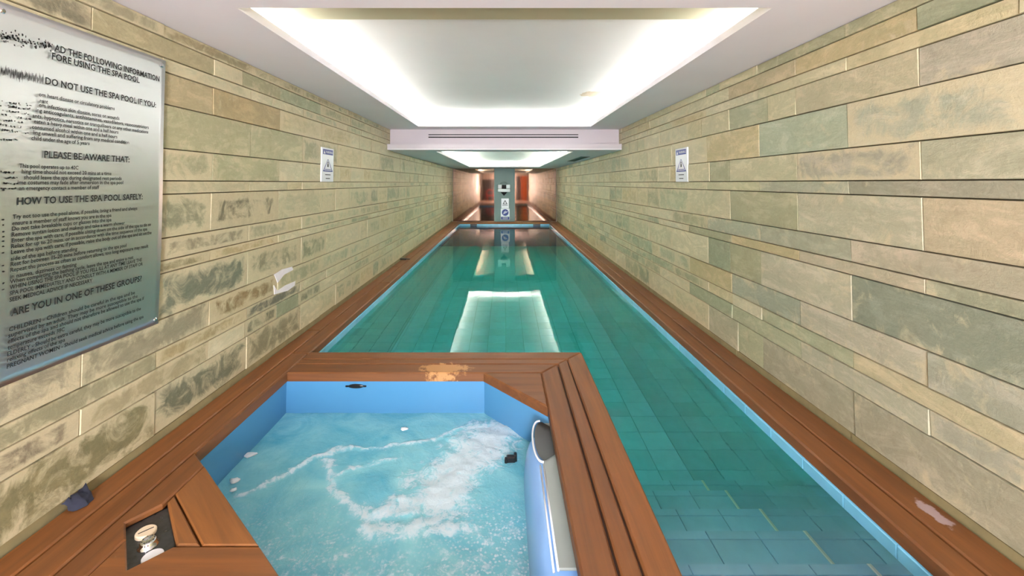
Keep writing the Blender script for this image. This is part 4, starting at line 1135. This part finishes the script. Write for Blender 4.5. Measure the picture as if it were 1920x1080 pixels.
# floor
pf_ = MB()
ysn = [1.5, 3.8, 8.8, YF + 0.1]
v = []; 
for y in ysn: v += [(-XI - 0.1, y, ZFL(y) - 0.010), (XP + 0.1, y, ZFL(y) - 0.010), (XP + 0.1, y, -1.35), (-XI - 0.1, y, -1.35)]
f = []
for i in range(3):
    for k in range(4): f.append((i * 4 + k, i * 4 + (k + 1) % 4, i * 4 + 4 + (k + 1) % 4, i * 4 + 4 + k))
f += [(3, 2, 1, 0), (12, 13, 14, 15)]
pfl = mesh_obj('pool_floor', v, [tuple(reversed(q)) for q in f], M['grout']); tag(pfl, 'blue tiled floor under the pool water', 'pool floor', kind='structure')
ps = []
y = 3.70
while y < YF:
    x = XP
    while x > -XI:
        a, b = max(x - 0.272, -XI), x
        v, f = tile_z(a, b, y, min(y + 0.272, YF), 0.0)
        v = [(p[0], p[1], p[2] + ZFL(p[1])) for p in v]
        ps.append((1 / (y ** 2 + (0.5 * (a - 1.2)) ** 2), v, f)); x -= 0.272
    y += 0.272
tile_strip(pfl, 'tile', ps, M['tile'], 200, 'tile_remainder')
# pool water: a closed body with a gently rippled top
wy0, wy1, wx0, wx1 = D(3.7105), YF - 0.0045, -XI + 0.0005, XP - 0.0005
poly = [(0.6605, 1.589), (wx1, 1.589), (wx1, wy1), (wx0, wy1), (wx0, wy0), (0.6605, wy0)]
pw_ = MB().prism(poly, -1.2, ZWATER, 0.0).build('pool_water', M['pool_water'])
tag(pw_, 'clear green-tinted water filling the long narrow pool', 'water', kind='stuff')

# ------------------------------------------------------------------ loose things
# crumpled dark cloth against the left wall
p = deck_pt(128, 940)
v = []; f = []; nn = 9; rc = random.Random(4)
pa = deck_pt(103, 962); pb = deck_pt(150, 930)
for i in range(nn + 1):
    for j in range(5):
        t_ = i / nn; y = pa[1] + (pb[1] - pa[1]) * t_
        xw = -XW + 0.012; wdt = 0.075 * (0.6 + 0.4 * math.sin(math.pi * t_))
        x = xw + wdt * j / 4 + rc.uniform(-.004, .004)
        z = 0.004 + 0.052 * (1 - j / 4) ** 1.2 * (0.6 + 0.5 * rc.random()) + (0.012 * rc.random() if 0 < j < 4 else 0)
        v.append((x, y + rc.uniform(-.006, .006), z))
for i in range(nn):
    for j in range(4): f.append((i * 5 + j, i * 5 + j + 1, i * 5 + 6 + j, i * 5 + 5 + j))
tag(mesh_obj('crumpled_cloth', v, [tuple(reversed(q)) for q in f] , M['cloth'], None, True), 'crumpled dark blue cloth lying on the deck against the left wall', 'cloth')
p = deck_pt(757, 487)
bk = empty('black_holder', (p[0] + 0.02, p[1], 0.002)); tag(bk, 'small black plastic holder lying on the left deck beside the pool', 'holder')
MB().cbox(p[0] - 0.075, p[0] + 0.06, p[1] - 0.04, p[1] + 0.04, 0.002, 0.03, 0.008).build('holder_body', M['black'], bk)
MB().cbox(p[0] + 0.058, p[0] + 0.12, p[1] - 0.02, p[1] + 0.02, 0.006, 0.022, 0.006).build('clip', M['black'], bk)

# ------------------------------------------------------------------ room behind the camera (shows in the copper wall)
bw = MB().box(-2.2, 2.2, YN - 0.2, YN, -0.06, ZC).build('wall_near', M['plain_wall']); tag(bw, 'plain wall behind the spa end of the room', 'wall', kind='structure')
for s in (-1, 1):
    o = MB().box(min(s * 1.93, s * 1.99), max(s * 1.93, s * 1.99), YN, -1.6, -0.002, ZC).build('trim_2' if s < 0 else 'trim_3', M['dark_door'])
    tag(o, 'dark wood panelling at the near end of the %s wall' % ('left' if s < 0 else 'right'), 'panelling', kind='structure')
dr = MB().cbox(0.92, 1.36, YN, YN + 0.03, 0, 2.0, 0.004).build('door_1', M['dark_door']); tag(dr, 'dark doorway beside the orange door', 'door', kind='structure')
dr = MB().cbox(-1.88, -0.62, YN, YN + 0.03, 0, 1.75, 0.004).build('door_2', M['dark_door']); tag(dr, 'wide dark brown door behind the red chair', 'door', kind='structure')
dr = empty('door_3', (1.65, YN, 0)); tag(dr, 'orange painted door leaf', 'door', kind='structure')
MB().cbox(1.38, 1.88, YN, YN + 0.05, 0.01, 2.02, 0.005).build('leaf', M['orange'], dr)
MB().cbox(1.44, 1.47, YN + 0.05, YN + 0.09, 0.95, 1.10, 0.005).build('door_handle', M['chrome'], dr)
ch = empty('tubular_chair', (-1.2, YN + 0.6, 0)); tag(ch, 'red tubular chair reflected in the copper wall', 'chair')
for s in (-1, 1):
    x = -1.2 + s * 0.24
    pts = [(x, YN + 0.42 + 0.32 * math.cos(a), 0.32 + 0.30 * math.sin(a)) for a in [math.pi * 2 * i / 20 for i in range(20)]]
    MB().tube(pts, 0.028, 8, True).build('hoop_leg', M['red'], ch, True)
pts = [(-1.2 + 0.26 * math.cos(a), YN + 0.22, 0.62 + 0.28 * math.sin(a)) for a in [math.pi * i / 12 for i in range(13)]]
MB().tube(pts, 0.026, 8).build('back_hoop', M['red'], ch, True)
MB().cbox(-1.42, -0.98, YN + 0.22, YN + 0.66, 0.40, 0.45, 0.015).build('seat', M['red'], ch)
wn = empty('fill_panel_1', (0.0, YN, 0.2)); tag(wn, 'added fill light panel, unseen, behind the spa end of the room', 'fill_panel', kind='structure')  # added fill light in window form, out of view, lifts the near ceiling
for a, b in ((-0.50, -0.02), (0.02, 0.50)):
    MB().box(a, b, YN + 0.012, YN + 0.018, 0.24, 2.24).build('pane', M['fill_panel'], wn)
g = MB(); frame3 = [(-0.55, -0.50, 0.19, 2.29), (0.50, 0.55, 0.19, 2.29), (-0.50, 0.50, 0.19, 0.24), (-0.50, 0.50, 2.24, 2.29), (-0.02, 0.02, 0.24, 2.24)]
for a, b, c, d in frame3: g.box(a, b, YN, YN + 0.05, c, d)
g.build('fill_panel_frame', M['white'], wn)
